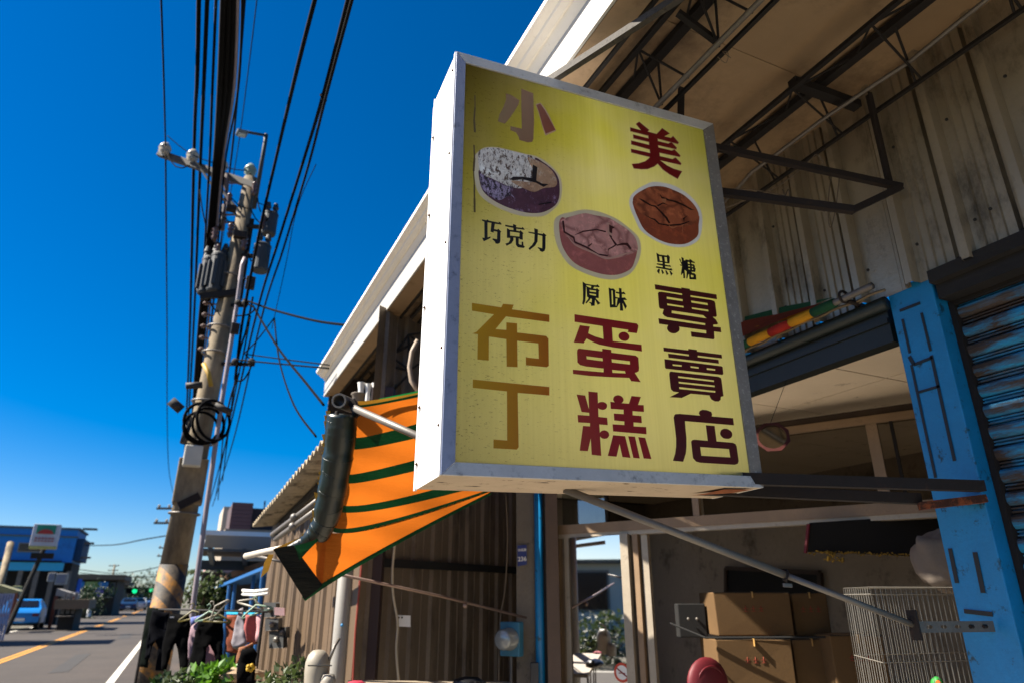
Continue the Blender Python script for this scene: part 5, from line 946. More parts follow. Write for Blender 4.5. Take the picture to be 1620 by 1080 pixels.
# ================================================================== houses beyond on the right
PINK = mat('pink_metal_siding', '#6a4a48', .7, 0, .15, 3, '#4d2a1c', (.66, .74), 4)
WHT2 = mat('dull_white_fascia', '#7d7b77', .6, 0, .12, 2)
def rbox(p0, p1, F, depth, z0, z1, y=850):
    """corner, unit right, unit back, width of a block whose front spans two pixel columns"""
    a, c = at(p0, y, Y=F*1.13), at(p1, y, Y=F*1.13); a.z = c.z = 0; u = c-a; w = u.length; u.normalize(); n = V((-u.y, u.x, 0)); n = -n if n.y < 0 else n
    return a, u, n, w
def block(mb, a, u, n, w, d, z0, z1, x0=0., y0=0.):
    mb.frame(a+u*(x0+w/2)+n*(y0+d/2)+V((0, 0, (z0+z1)/2)), u*w/2, n*d/2, V((0, 0, (z1-z0)/2)))
zat = lambda x, y, F: at(x, y, Y=F*1.13).z
# white canopy
F = 12.; a, u, n, w = rbox(322, 452, F, 0, 0, 0)
wc = thing('white_metal_canopy', 'white metal canopy with a deep sloping fascia between utility pole and old corrugated roof', 'canopy', a)
zt, zm, zb = zat(322, 838, F), zat(322, 845, F), zat(322, 864, F)
b = MB(); block(b, a, u, n, w, 2.2, zm, zt, -.02, -.05); b.build('top_edge', WHITEP, wc)
b = MB(); b.add([a+V((0, 0, zm))+u*.05, a+u*w+V((0, 0, zm)), a+u*(w-.05)+n*.25+V((0, 0, zb)), a+n*.25+u*.02+V((0, 0, zb))], [(0, 1, 2, 3)]); b.add([a+V((0, 0, zm))+u*.05, a+n*.25+u*.02+V((0, 0, zb)), a+n*2.2+V((0, 0, zb)), a+n*2.2+V((0, 0, zm))], [(0, 1, 2, 3)]); b.build('fascia', WHT2, wc)
b = MB(); block(b, a, u, n, w, 1.9, zb-.05, zb-.01, 0, .25); b.build('soffit', mat('grey_soffit', '#5a5854', .8), wc)
for k in range(3):
    b = MB(); o = a+u*(.15+w*.42*k)+n*.5; b.bar(o+V((0, 0, zb-.02)), o+n*.8+u*.15+V((0, 0, zb-.33)), .08, .1); b.build('bracket', WHT2, wc)
b = MB(); block(b, a, u, n, w, .2, zb-.35, zb-.18, -.03, 1.0); b.build('lower_beam', mat('grey_soffit2', '#4d4a46', .8), wc)
# pink rooftop shed
F = 20.; a, u, n, w = rbox(360, 394, F, 0, 0, 0); z0, z1 = zat(360, 836, F), zat(360, 793, F)
ps = thing('pink_rooftop_shed', 'mauve clapboard rooftop shed above the white canopy', 'shed', a+V((0, 0, 0)))
NSL = 7; h = (z1-z0)/NSL; sb = None
for k in range(NSL):
    z = z0+h*k
    if sb is None: b = MB(); b.box(0, .001, 0, .001, 0, .001); b = MB(); block(b, a, u, n, w, .06, z+.006, z+h, 0, 0); sb = b.build('clapboard', PINK, ps)
    else: copy_at(sb, (0, 0, h*k))
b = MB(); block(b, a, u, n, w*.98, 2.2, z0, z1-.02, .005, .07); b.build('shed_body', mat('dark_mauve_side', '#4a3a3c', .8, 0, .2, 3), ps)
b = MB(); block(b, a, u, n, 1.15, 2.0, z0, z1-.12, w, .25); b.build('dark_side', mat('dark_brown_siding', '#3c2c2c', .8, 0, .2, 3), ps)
b = MB(); block(b, a, u, n, w+1.2, 6, 0, z0+.01, -.1, -.0); b.build('house_body', mat('beige_house', '#8f8474', .9, 0, .2, 1), ps)
for o_, r_ in ((.35, .03), (.6, .05)): b = MB(); b.tube([a+u*(w+o_)+n*.3+V((0, 0, z1-.2)), a+u*(w+o_)+n*.3+V((0, 0, z1+.13))], r_, 6); b.build('roof_pipe', mat('blue_pipe', '#2a5d8a', .6), ps)
# tan building sliver beside shed
F = 24.; a, u, n, w = rbox(347, 360, F, 0, 0, 0); b = MB(); block(b, a, u, n, w, 3, 0, zat(350, 800, F), 0, 0); tag(b.build('cream_house', mat('cream_render', '#a89c8c', .9, 0, .15, 1)), 'pale cream house edge just left of the mauve rooftop shed', 'house')
# pink low house
F = 16.; a, u, n, w = rbox(334, 376, F, 0, 0, 0); ph = thing('pink_house', 'pinkish house with a brown lean-to roof below the white canopy', 'house', a)
zt = zat(340, 886, F)
b = MB(); block(b, a, u, n, w, 2, 0, zt, 0, .4); b.build('wall', mat('pink_render', '#b08e88', .85, 0, .1, 1), ph)
b = MB(); v = [at(330, 915, F=15.5), at(425, 884, F=12.6), at(425, 892, F=12.6), at(332, 925, F=15.5)]; b.prism(v, n*.8); b.build('lean_to_roof', mat('brown_roof_boards', '#6b4a30', .9, 0, .3, 4), ph)
# blue framed stall
bs = thing('blue_framed_stall', 'bright blue painted lean-to stall under the pink house roof', 'stall', at(380, 1000, F=12))
BL2 = mat('stall_blue', '#0c5590', .6, 0, .2, 3)
e0_, e1_ = at(336, 930, F=13.6), at(426, 893, F=10.6)
for k in range(7):
    t0, t1 = k/7, (k+.93)/7; b = MB(); p, q = e0_.lerp(e1_, t0), e0_.lerp(e1_, t1); d = V((.9, .25, .12)); b.add([p, q, q+d, p+d, p+V((0, 0, .02)), q+V((0, 0, .02)), q+d+V((0, 0, .02)), p+d+V((0, 0, .02))], [(0, 1, 2, 3), (4, 7, 6, 5), (0, 4, 5, 1), (1, 5, 6, 2), (2, 6, 7, 3), (3, 7, 4, 0)]); b.build('roof_plank', BL2, bs)
b = MB(); b.bar(e0_-V((0, 0, .02)), e1_-V((0, 0, .02)), .06, .05); b.build('eave_beam', BL2, bs)
b = MB(); b.bar(at(365, 905, F=12.9)+V((.5, .1, -.1)), at(430, 890, F=11.4)+V((.5, .1, -.3)), .06, .3); b.build('rear_panel', BL2, bs)
for x, y0, y1, F in ((363, 925, 1000, 12.4), (372, 922, 1000, 12.6), (402, 905, 1000, 11.8), (416, 900, 1000, 10.8)):
    p, q = at(x, y0, F=F), at(x-5, y1, F=F); b = MB(); b.tube([p, V((q.x, q.y, 0))], .03, 8); b.build('post', BL2, bs)
b = MB(); b.bar(at(360, 968, F=12.3), at(440, 968, F=10.6), .04, .05); b.build('rail', mat('turquoise_rail', '#1c9cc0', .6), bs)
# dark backing interior of the stall
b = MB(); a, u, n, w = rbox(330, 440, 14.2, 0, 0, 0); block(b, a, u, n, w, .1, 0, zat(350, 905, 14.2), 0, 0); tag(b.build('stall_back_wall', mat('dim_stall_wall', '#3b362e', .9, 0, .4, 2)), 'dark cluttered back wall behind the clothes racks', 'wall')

# ================================================================== vegetation
def leafmat(name, c, c2):
    M = NT(name); n = M.noise(6, 4); col = M.mix(M.ramp(n, .3, .7), lin(c2), lin(c)); M.l(col, M.b.inputs['Base Color']); M.b.inputs['Roughness'].default_value = .5
    tr = M.n('ShaderNodeBsdfTranslucent'); M.l(col, tr.inputs['Color']); mx = M.n('ShaderNodeMixShader'); mx.inputs[0].default_value = .35; M.l(M.b.outputs[0], mx.inputs[1]); M.l(tr.outputs[0], mx.inputs[2]); M.l(mx.outputs[0], M.o.inputs[0]); return M.m
LF1, LF2, LF3 = leafmat('bright_leaf', '#5c8a1c', '#2f5512'), leafmat('deep_leaf', '#243c14', '#14260e'), leafmat('greygreen_leaf', '#47552c', '#2c381a')
BARK = mat('bark', '#4a3a2a', .9, 0, .3, 6, bump=.6)
def leaves(mb, c, R, n, size, flat=.7, mi=0):
    for _ in range(n):
        while True:
            p = V((random.uniform(-1, 1), random.uniform(-1, 1), random.uniform(-1, 1)))
            if p.length < 1: break
        lump = 1+.35*noise.noise(p*2.3+V(c)); q = V(c)+V((p.x*R[0], p.y*R[1], p.z*R[2]))*lump
        d = V((random.uniform(-1, 1), random.uniform(-1, 1), random.uniform(-flat, .9))).normalized(); s = d.cross(V((random.uniform(-1, 1), random.uniform(-1, 1), 1))).normalized(); up = d.cross(s)
        L = size*random.uniform(.6, 1.3); w = L*.38
        mb.add([q, q+d*L*.5+s*w+up*L*.08, q+d*L-up*L*.15, q+d*L*.5-s*w+up*L*.08], [(0, 1, 2), (0, 2, 3)], mi)
def plant(name, label, cat, c, R, n, size, m, base=0., group=None):
    t = thing(name, label, cat, (c[0], c[1], base), group)
    b = MB(); leaves(b, c, R, n, size); b.build('foliage', m, t)
    b = MB()
    for k in range(5):
        a = random.uniform(0, 6.28); b.tube([(c[0]+.03*cos(a), c[1]+.03*sin(a), base), (c[0]+R[0]*.5*cos(a), c[1]+R[1]*.5*sin(a), c[2])], [.014, .005], 5)
    b.build('stems', BARK, t); return t
random.seed(11)
for x, y, F, R, n, s, m, lab in ((262, 1086, 7.2, (.16, .2, .12), 260, .07, LF2, 'dull green leafy vegetable clump at the foot of the utility pole'), (292, 1084, 7.0, (.2, .2, .11), 280, .08, LF3, 'grey green broad leaved plant below the black trousers'),
    (324, 1074, 7.1, (.2, .2, .1), 260, .085, LF1, 'bright sunlit green leafy plant below the middle trousers'), (352, 1070, 6.9, (.18, .2, .13), 240, .085, LF1, 'bright green leafy plant beside the tan paper bags'),
    (438, 1078, 5.6, (.13, .15, .07), 90, .07, LF3, 'low sprig of small leaves at the foot of the sunlit wall'), (470, 1070, 5.4, (.12, .14, .12), 120, .06, LF3, 'spindly yellow green shrub left of the white pump')):
    p = at(x, y, F=F); plant('leafy_plant', lab, 'plant', p, R, n, s, m, 0., 'plants along the pavement')
# foliage by the pink house
def tree(name, label, x, y, F, R, n, s, m, z0=0., fr=None):
    p = at(x, y, F=F); t = thing(name, label, 'tree', (p.x, p.y, z0)); b = MB()
    for k in range(4): leaves(b, p+V((random.uniform(-.5, .5)*R[0], random.uniform(-.5, .5)*R[1], random.uniform(-.5, .5)*R[2])), [r*.75 for r in R], n//4, s)
    b.build('crown', m, t); b = MB(); b.tube([(p.x, p.y, z0), (p.x+.05, p.y, p.z*.5), tuple(p)], [R[0]*.12+.05, R[0]*.08+.03, .03], 8); b.build('trunk', BARK, t)
    for k in range(4): a = k*1.6; b = MB(); b.tube([(p.x+.02, p.y, z0+(p.z-z0)*.6), (p.x+R[0]*.5*cos(a), p.y+R[1]*.5*sin(a), p.z+R[2]*.3)], [.05, .015], 6); b.build('limb', BARK, t)
    return t
tree('small_tree', 'pale green tree behind the clothes, under the brown lean-to roof', 320, 945, 13, (.5, .4, .35), 500, .1, LF3)
tree('small_tree', 'dark bushy tree right of the pale one, beside the blue stall posts', 348, 950, 13.2, (.3, .3, .3), 300, .09, LF2)
# palm
pp = at(322, 906, F=17); pm = thing('palm_tree', 'palm with drooping grey green fronds between the utility pole and the pink house', 'palm', (pp.x, pp.y, 0))
b = MB(); b.tube([(pp.x, pp.y, 0), (pp.x+.05, pp.y, pp.z)], [.12, .09], 10); b.build('trunk', BARK, pm)
for k in range(13):
    a = k*2*pi/13+random.uniform(-.2, .2); b = MB(); L = random.uniform(.7, 1.0); el = random.uniform(.2, .8)
    prev = None
    for i in range(11):
        t = i/10; c = pp+V((cos(a)*L*t, sin(a)*L*t, el*t-1.0*t*t))
        if prev is not None:
            s = V((-sin(a), cos(a), 0))*.16*(1-t*.8)
            b.add([prev, prev+s+V((cos(a)*.1, sin(a)*.1, -.1)), c], [(0, 1, 2)]); b.add([prev, prev-s+V((cos(a)*.1, sin(a)*.1, -.1)), c], [(0, 1, 2)])
        prev = c
    b.build('frond', LF3, pm)

# ================================================================== clothes racks
def garment(name, label, cat, pts, F, m, thick=.05, group='clothes hanging on the pavement racks', band=None, holes=None):
    P = [at(x, y, F=F) for x, y in pts]; c = V((0, 0, 0))
    for p in P: c += p
    c /= len(P); back = V((c.x, c.y, 0)).normalized()
    b = MB(); n = len(P); inner = []
    for p in P:
        q = p.lerp(c, .0)+(c-p).normalized()*min(.02, (c-p).length*.2); inner.append(q)
    f = [q-back*thick*(.5+.25*noise.noise(q*9)) for q in inner]; g = [q+back*thick*.5 for q in inner]
    b.add(P+f+g, [(i, (i+1) % n, (i+1) % n+n, i+n) for i in range(n)]+[(i, (i+1) % n, (i+1) % n+2*n, i+2*n) for i in range(n)]
          +[tuple(k+n for k in t) for t in tessellate_polygon([f])]+[tuple(k+2*n for k in t) for t in tessellate_polygon([g])])
    t = thing(name, label, cat, (c.x, c.y, min(p.z for p in P)), group); o = b.build('fabric', m, t, smooth=True)
    import bmesh
    bm = bmesh.new(); bm.from_mesh(o.data); bmesh.ops.triangulate(bm, faces=bm.faces[:])
    for _ in range(4):
        es = [e for e in bm.edges if e.calc_length() > .06]
        if es: bmesh.ops.subdivide_edges(bm, edges=es, cuts=1)
        bmesh.ops.triangulate(bm, faces=bm.faces[:])
    for vv in bm.verts:
        w = vv.co+c; q = V((w.x*9, w.y*9, w.z*2.2)); q2 = w*13
        vv.co += back*(.05*noise.noise(q)+.02*noise.noise(q2))+V((.012*noise.noise(q2+V((7, 0, 0))), 0, .01*noise.noise(q2)))
    bmesh.ops.recalc_face_normals(bm, faces=bm.faces[:]); bm.to_mesh(o.data); bm.free()
    return t, P, back
ZC = lambda L: [(220+x/6.75, 920+y/6.75) for x, y in L]
NAVY = mat('navy_black_cotton', '#05060c', .9, 0, .4, 6, '#0d0f1e', (.56, .7), 7, .8, 22, spec=.05); BLKC = mat('black_cotton', '#030304', .9, 0, .4, 6, '#09090e', (.56, .7), 7, .8, 22, spec=.05)
DGR = mat('dark_green_cotton', '#09100c', .9, 0, .3, 6, bump=.6, bs=22, spec=.05)
tr1, P, bk = garment('trousers', 'dark green and black trousers at the left end of the rack, nearest the road', 'trousers', ZC([(90, 270), (270, 280), (250, 420), (180, 600), (150, 600), (110, 790), (90, 920), (0, 905), (40, 640), (60, 460)]), 8.4, DGR)
tr2, P, bk = garment('trousers', 'navy trousers hanging in front of the striped pole base', 'trousers', ZC([(140, 290), (330, 330), (330, 480), (300, 700), (280, 950), (180, 945), (200, 720), (175, 620), (130, 690), (100, 820), (60, 820), (100, 500)]), 8.15, NAVY)
tr3, P, bk = garment('trousers', 'black trousers with a small white logo, second pair on the rack', 'trousers', ZC([(320, 340), (530, 345), (555, 480), (540, 700), (525, 950), (440, 945), (420, 700), (385, 640), (330, 760), (290, 945), (240, 945), (240, 700), (290, 480)]), 7.9, BLKC)
b = MB(); c = at(220+350/6.75, 920+385/6.75, F=7.82); b.bar(c-V((.02, 0, -.01)), c+V((.02, 0, .012)), .002, .014); b.build('logo', WHITEP, tr3)
tr4, P, bk = garment('trousers', 'black trousers hanging third, over a greyish pink garment', 'trousers', ZC([(640, 405), (890, 405), (905, 560), (890, 760), (888, 870), (835, 870), (810, 760), (760, 655), (715, 700), (700, 880), (560, 930), (520, 900), (570, 700), (600, 520)]), 7.6, BLKC)
garment('shirt', 'greyish pink top seen between the legs of the third black trousers', 'shirt', ZC([(690, 640), (840, 640), (850, 900), (700, 900)]), 8.0, mat('grey_pink_cotton', '#7d5a60', .9, 0, .2, 6, bump=.5, bs=20))
garment('shirt', 'striped teal, grey and pink top squeezed beside the third trousers', 'shirt', ZC([(600, 430), (650, 420), (600, 620), (560, 820), (515, 830), (530, 620), (560, 480)]), 7.7, mat('grey_pink_cotton2', '#8a7078', .9, 0, .2, 9, '#2b7a74', (.55, .6), 6))
garment('shirt', 'blue and lilac top folded over a hanger between the trousers', 'shirt', ZC([(550, 380), (690, 340), (710, 360), (640, 400), (600, 440), (560, 470)]), 7.65, mat('blue_lilac_cotton', '#5b6aa8', .9, 0, .2, 9, '#a890b8', (.5, .6), 6))
garment('towel', 'rust orange towel hanging straight, right of the black trousers', 'towel', ZC([(930, 355), (1060, 350), (1060, 750), (930, 750)]), 7.6, mat('rust_orange_towel', '#7a3a20', .95, 0, .12, 6, bump=.5, bs=30), .03)
garment('shirt', 'white and grey blouse with a dark lace panel on a pink hanger', 'shirt', ZC([(1060, 290), (1110, 270), (1130, 480), (1150, 660), (1050, 720), (1000, 700), (985, 640), (1020, 480)]), 7.3, mat('grey_white_blouse', '#7d777c', .9, 0, .15, 6, '#2a2530', (.62, .68), 5, .5, 25))
garment('shirt', 'pink blouse hanging at the right end of the rack', 'shirt', ZC([(1140, 350), (1250, 345), (1260, 500), (1240, 660), (1150, 650), (1120, 500)]), 7.15, mat('salmon_pink_cotton', '#9a4a46', .9, 0, .12, 6, bump=.5, bs=25))
garment('shirt', 'pale pink top with a row of red buttons beside the sunlit wall', 'shirt', ZC([(1255, 350), (1335, 350), (1320, 480), (1300, 620), (1240, 640), (1255, 500)]), 7.1, mat('pale_pink_cotton', '#b98a8c', .9, 0, .15, 12, '#7a1f2c', (.6, .63), 20))
HANG = mat('pale_green_plastic', '#76907a', .5); HANW = mat('pale_plastic', '#8f8778', .5); HANY = mat('yellow_plastic', '#5a5018', .5)
def hanger(x, y, F, m, lab, ang=0., s=.75):
    c = at(x, y, F=F); t = thing('clothes_hanger', lab, 'hanger', c, 'plastic clothes hangers'); r = V((cos(YAW), -sin(YAW), 0)); z = V((0, 0, 1))
    R_ = lambda a, b_: c+(r*(a*cos(ang)-b_*sin(ang))+z*(a*sin(ang)+b_*cos(ang)))*s
    b = MB(); b.tube([R_(-.19, -.07), R_(-.17, -.05), R_(0, .03), R_(.17, -.05), R_(.19, -.07), R_(-.19, -.07)], .011, 6); b.build('shoulder', m, t, smooth=True)
    b = MB(); b.tube([R_(0, .03), R_(0, .07), R_(.03, .10), R_(.0, .13), R_(-.03, .11)], .006, 6); b.build('hook', m, t, smooth=True); return t
hanger(331, 970, 7.5, HANG, 'pale mint hanger above the third black trousers', .15); hanger(343, 960, 7.45, HANW, 'cream hanger tilted steeply above the mint one', .9, .7); hanger(345, 974, 7.45, HANY, 'yellow hanger right of the mint one', -.05)
hanger(400, 950, 7.2, HANW, 'cream hanger over the pink blouse', -.3); hanger(406, 960, 7.15, HANG, 'light green hanger on the pink blouse', .3, .8); hanger(305, 969, 7.8, HANY, 'lime hanger left of the blue top', .2, .8); pass
rk = thing('clothes_rack', 'steel tube clothes rack carrying trousers and blouses along the pavement edge', 'rack', at(340, 1080, F=7.6))
b = MB(); q0, q1 = at(232, 962, F=8.6), at(424, 962, F=6.95); q0.z = q1.z = 1.42; b.tube([q0, q1], .010, 8); b.build('rail', DARKSTEEL, rk, smooth=True)
for t_ in (.02, .5, .97): p = q0.lerp(q1, t_); b = MB(); b.tube([p, V((p.x, p.y, 0))], .016, 8); b.build('upright', DARKSTEEL, rk)
for y in (933, 939): b = MB(); b.tube([at(384, y, F=7.3), at(402, y+1.5, F=7.2), at(424, y-1, F=7.0)], .014, 8); tag(b.build('white_rail', WHITEP, smooth=True), 'curved white towel rail above the blouses, '+('upper' if y < 936 else 'lower')+' of the two', 'rail')
# paper bags and black bag
b = MB(); q = at(383, 1066, F=6.9); b.grid(lambda u, v: lump(u, v, q, .2), 16, 10); tag(b.build('paper_bag', mat('creased_paper_bag', '#9a8468', .9, 0, .3, 8, bump=.9, bs=14)), 'creased tan paper sack beside the green plants', 'bag')
bagt, P, bk = garment('black_bag', 'black bag with a yellow flower print hanging against the sunlit wall', 'bag', ZC([(1100, 720), (1230, 700), (1260, 760), (1230, 1090), (1040, 1090), (1050, 850)]), 6.6, BLKC, .08, None)
b = MB(); c = at(220+1190/6.75, 920+915/6.75, F=6.52)
for k in range(5): a = k*1.256; b.ball(c+V((cos(a)*.025, 0, sin(a)*.02)), .018, 5)
b.build('flower_print', mat('yellow_flower', '#c09a1c', .7), bagt)
garment('cloth', 'brown and tan scarf hanging below the blouses', 'scarf', ZC([(1060, 700), (1100, 690), (1240, 640), (1300, 640), (1180, 690), (1080, 880), (1030, 900)]), 7.2, mat('brown_scarf', '#8a5636', .9, 0, .3, 9, bump=.7, bs=20), .03)

# ================================================================== utility pole
UB, UT = at(262, 960, F=10), at(397, 283, F=10)
ax = (UT-UB); UB0 = UB-ax*(UB.z/ax.z)
M = NT('pole_concrete'); n = M.noise(3, 6, .7, M.mapping((1, 1, .4))); col = M.mix(M.ramp(n, .35, .65), lin('#4d4336'), lin('#85775f')); M.l(col, M.b.inputs['Base Color']); M.b.inputs['Roughness'].default_value = .9; M.bump(M.noise(30, 5), .4, .01); PCON = M.m
M = NT('hazard_stripe'); w_ = M.n('ShaderNodeTexWave'); w_.wave_type = 'BANDS'; w_.bands_direction = 'DIAGONAL'; w_.inputs['Scale'].default_value = 1.5; w_.inputs['Distortion'].default_value = .5; M.l(M.mapping((1, .3, 1.1)), w_.inputs[0])
nn_ = M.noise(5, 6, .7); col = M.mix(M.ramp(w_.outputs['Fac'], .48, .52), lin('#100e0c'), lin('#9a6610')); col = M.mix(M.ramp(nn_, .42, .58), col, lin('#4d4030')); M.l(col, M.b.inputs['Base Color']); M.b.inputs['Roughness'].default_value = .7; HAZ = M.m
up = thing('utility_pole', 'tall leaning concrete utility pole, yellow and black striped at its foot, transformers near its top', 'utility pole', UB0)
def UP(t): return UB0.lerp(UT, t)
def upx(y): 
    """point on the pole axis at a picture height"""
    x = 397+(283-y)*-1*0+0; lo, hi = 0., 1.
    for _ in range(30):
        m = (lo+hi)/2; p = UP(m)-EYE; fw = p.x*sin(YAW)+p.y*cos(YAW); v = (p.z*cos(PITCH)-fw*sin(PITCH))/(fw*cos(PITCH)+p.z*sin(PITCH)); yy_ = 540-v*F_PX
        if yy_ > y: lo = m
        else: hi = m
    return UP(lo)
rad_ = lambda t: .205-.09*t
b = MB(); t1 = .235; b.tube([UP(t1), UP(.5), UP(1)], [rad_(t1), rad_(.5), rad_(1)], 20); b.build('shaft', PCON, up, smooth=True)
b = MB(); b.tube([UP(0), UP(t1)], [rad_(0)+.006, rad_(t1)+.006], 20); b.build('striped_sleeve', HAZ, up, smooth=True)
b = MB(); b.tube([at(300, 1100, F=9.75), at(305, 960, F=9.8), at(327, 800, F=9.8), at(350, 640, F=9.8), at(372, 500, F=9.8), at(383, 420, F=9.8), at(388, 408, F=9.8)], .035, 8); b.build('conduit', mat('pole_conduit', '#8a8084', .5, .2, .1), up, smooth=True)
# concrete sleeve box, bands
p = upx(762); b = MB(); b.box(p.x-.2, p.x+.2, p.y-.22, p.y+.1, p.z-.33, p.z+.32); b.build('cable_box', PCON, up, bevel=.02)
for y in (812, 700, 636, 560, 520, 440): p = upx(y); b = MB(); b.torus(p, .205, .016, ax.normalized(), 20, 6); b.build('band', GALV, up, smooth=True)
p = at(305, 722, F=9.6); b = MB(); b.box(p.x-.12, p.x+.12, p.y-.08, p.y+.08, p.z-.14, p.z+.16); b.build('white_box', mat('dirty_white_box', '#b5b2a6', .6, 0, .12, 6), up, bevel=.02)
b = MB(); b.bar(upx(790)+V((.0, -.2, 0)), upx(800)+V((.06, -.2, 0)), .2, .3); b.build('rust_panel', RUST, up)
# coils of cable
for k, (x, y, R_, dx) in enumerate(((323, 668, .3, .1), (330, 672, .26, .3), (338, 664, .3, .5), (318, 676, .24, -.1))):
    b = MB(); b.torus(at(x, y, F=9.65), R_, .022, (.35+dx, -1, .1), 26, 6); b.build('cable_coil', WIRE, up, smooth=True)
for x, y, x2, y2, r_ in ((270, 633, 287, 648, .07), (294, 610, 320, 608, .05), (340, 640, 366, 652, .05), (290, 700, 300, 660, .05)):
    b = MB(); b.tube([at(x, y, F=9.6), at(x2, y2, F=9.7)], r_, 10); b.build('splice_tube', mat('dull_black_tube', '#2b2623', .7), up, smooth=True)
b = MB(); b.tube([at(322, 575, F=9.7), at(330, 590, F=9.68), at(334, 610, F=9.68)], .035, 8); b.build('yellow_tube', mat('yellow_sleeve', '#a8841c', .6), up, smooth=True)
# step bolts and small racks
for k in range(5):
    y = 480+k*18; q = at(326-k*2, y, F=9.9); b = MB(); b.bar(q, at(344-k*3, y+2, F=9.95), .02, .02); b.ball(q, .05, 5, sc=(1, 1, .7)); b.build('insulator_step', mat('rust_insulator', '#5a4238', .6), up)
for y in (480, 572): q = at(377 if y < 500 else 372, y, F=9.8); b = MB(); b.bar(upx(y+3), at(390 if y < 500 else 402, y+4, F=9.8), .04, .05); b.ball(at(388 if y < 500 else 398, y, F=9.8), .06, 6); b.ball(q, .06, 6); b.build('cable_rack', DARKSTEEL, up)
# cross arm
c0, c1_ = at(252, 243, F=10.2), at(407, 296, F=9.9)
b = MB(); b.bar(c0, c1_, .1, .12); b.build('cross_arm', mat('grey_cross_arm', '#4d4a46', .8, 0, .3, 6), up, bevel=.01)
INS = mat('porcelain', '#968e80', .3, 0, .1, 5)
insb = None
for x, y in ((261, 236), (305, 247), (351, 262), (396, 270)):
    p = at(x, y, F=10.05); b = MB(); b.lathe(p, [(0, .13), (.05, .12), (.09, .06), (.11, .0), (.06, -.03), (.1, -.06), (.04, -.1), (.03, -.16)], n=14); b.build('insulator', INS if x < 390 else mat('green_grey_insulator', '#7c8c80', .4), up, smooth=True)
b = MB(); b.tube([at(318, 268, F=10), at(340, 300, F=9.9), at(377, 345, F=9.9)], .02, 6); b.build('arm_brace', DARKSTEEL, up)
b = MB(); b.tube([at(350, 300, F=9.9), at(386, 345, F=9.9)], .03, 6); b.build('arm_brace', GALV, up)
for x, y in ((357, 290), (352, 340), (350, 352)):
    b = MB(); p = at(x, y, F=9.9); b.tube([p+V((0, 0, .2)), p, p+V((.04, 0, -.15))], [.03, .055, .03], 8); b.bar(p, upx(y), .025, .025); b.build('fuse_cutout', mat('fuse_brown', '#5c4a44', .5, 0, .3, 8), up, smooth=False)
# clutter of jumpers and bushings near the top
random.seed(17)
for (x, y, x2, y2) in ((262, 238, 300, 262), (305, 250, 352, 292), (352, 265, 330, 380), (357, 298, 345, 375), (352, 348, 340, 385), (396, 275, 412, 335), (352, 290, 392, 330), (396, 330, 424, 345), (392, 392, 412, 398), (372, 410, 348, 392), (376, 352, 352, 340), (330, 385, 316, 300), (374, 440, 400, 420), (360, 480, 330, 470)):
    a_, c_ = at(x, y, F=9.95), at(x2, y2, F=9.75); m_ = (a_+c_)/2+V((random.uniform(-.1, .1), 0, -random.uniform(.05, .22))); b = MB()
    b.tube([a_.lerp(m_, .0), a_.lerp(m_, .5)-V((0, 0, .04)), m_, m_.lerp(c_, .5)-V((0, 0, .04)), c_], .011, 5); b.build('jumper_lead', WIRE, up, smooth=True)
for (x, y, s) in ((348, 282, .06), (362, 318, .05), (340, 372, .06), (364, 366, .05), (416, 352, .05), (404, 402, .05), (386, 386, .06), (344, 400, .05), (402, 300, .05)):
    p = at(x, y, F=9.8); b = MB(); b.lathe(p, [(0, .16), (s*.5, .15), (s, .1), (s*.5, .08), (s, .03), (s*.5, .0), (s*.9, -.05), (s*.4, -.12), (0, -.13)], n=10); b.build('bushing', mat('brown_bushing', '#4a3026', .35, 0, .2, 8), up, smooth=True)
for (x, y, w_, h_) in ((366, 330, .16, .1), (380, 372, .2, .12), (396, 448, .14, .2), (372, 520, .12, .16), (326, 640, .14, .12)):
    p = at(x, y, F=9.75); b = MB(); b.box(p.x-w_/2, p.x+w_/2, p.y-.06, p.y+.06, p.z-h_/2, p.z+h_/2); b.build('bracket_plate', RUST, up, bevel=.01)
# transformers
TRM = mat('transformer_grey', '#22282d', .6, .1, .4, 7, '#2c1d16', (.56, .7), 7)
def can(x, y, F, r, h, name='transformer', fins=True, m=TRM):
    p = at(x, y, F=F); b = MB(); b.lathe(p, [(0, 0), (r*.9, 0), (r, .03), (r, h*.9), (r*1.05, h*.9), (r*1.05, h*.95), (r*.7, h*1.03), (0, h*1.05)], n=20)
    if fins:
        for k in range(6):
            a = k*pi/3+.3; b.frame(p+V((cos(a)*r*1.12, sin(a)*r*1.12, h*.45)), V((cos(a)*r*.14, sin(a)*r*.14, 0)), V((-sin(a)*r*.25, cos(a)*r*.25, 0)), V((0, 0, h*.32)))
    for k in range(2): b.lathe(p+V(((k-.5)*r, 0, h*1.0)), [(.05, 0), (.035, .08), (.055, .1), (.03, .2), (0, .21)], n=10)
    return b.build(name, m, up, smooth=False)
can(322, 466, 9.9, .11, .66); can(338, 463, 9.85, .125, .7); can(350, 458, 10.1, .1, .6)
b = MB(); b.bar(at(316, 470, F=9.7), at(380, 462, F=9.9), .08, .1); b.build('platform_arm', DARKSTEEL, up)
can(424, 372, 9.9, .12, .42, 'capacitor', False); can(410, 430, 9.8, .13, .5, 'capacitor', False)
for y, x in ((358, 424), (404, 410)): b = MB(); b.bar(upx(y), at(x, y+2, F=9.9), .06, .06); b.build('side_arm', DARKSTEEL, up)
b = MB(); p, q = upx(345), upx(470); b.bar(p+V((.12, 0, 0)), q+V((.17, 0, 0)), .12, .1); b.build('mounting_plate', RUST, up)
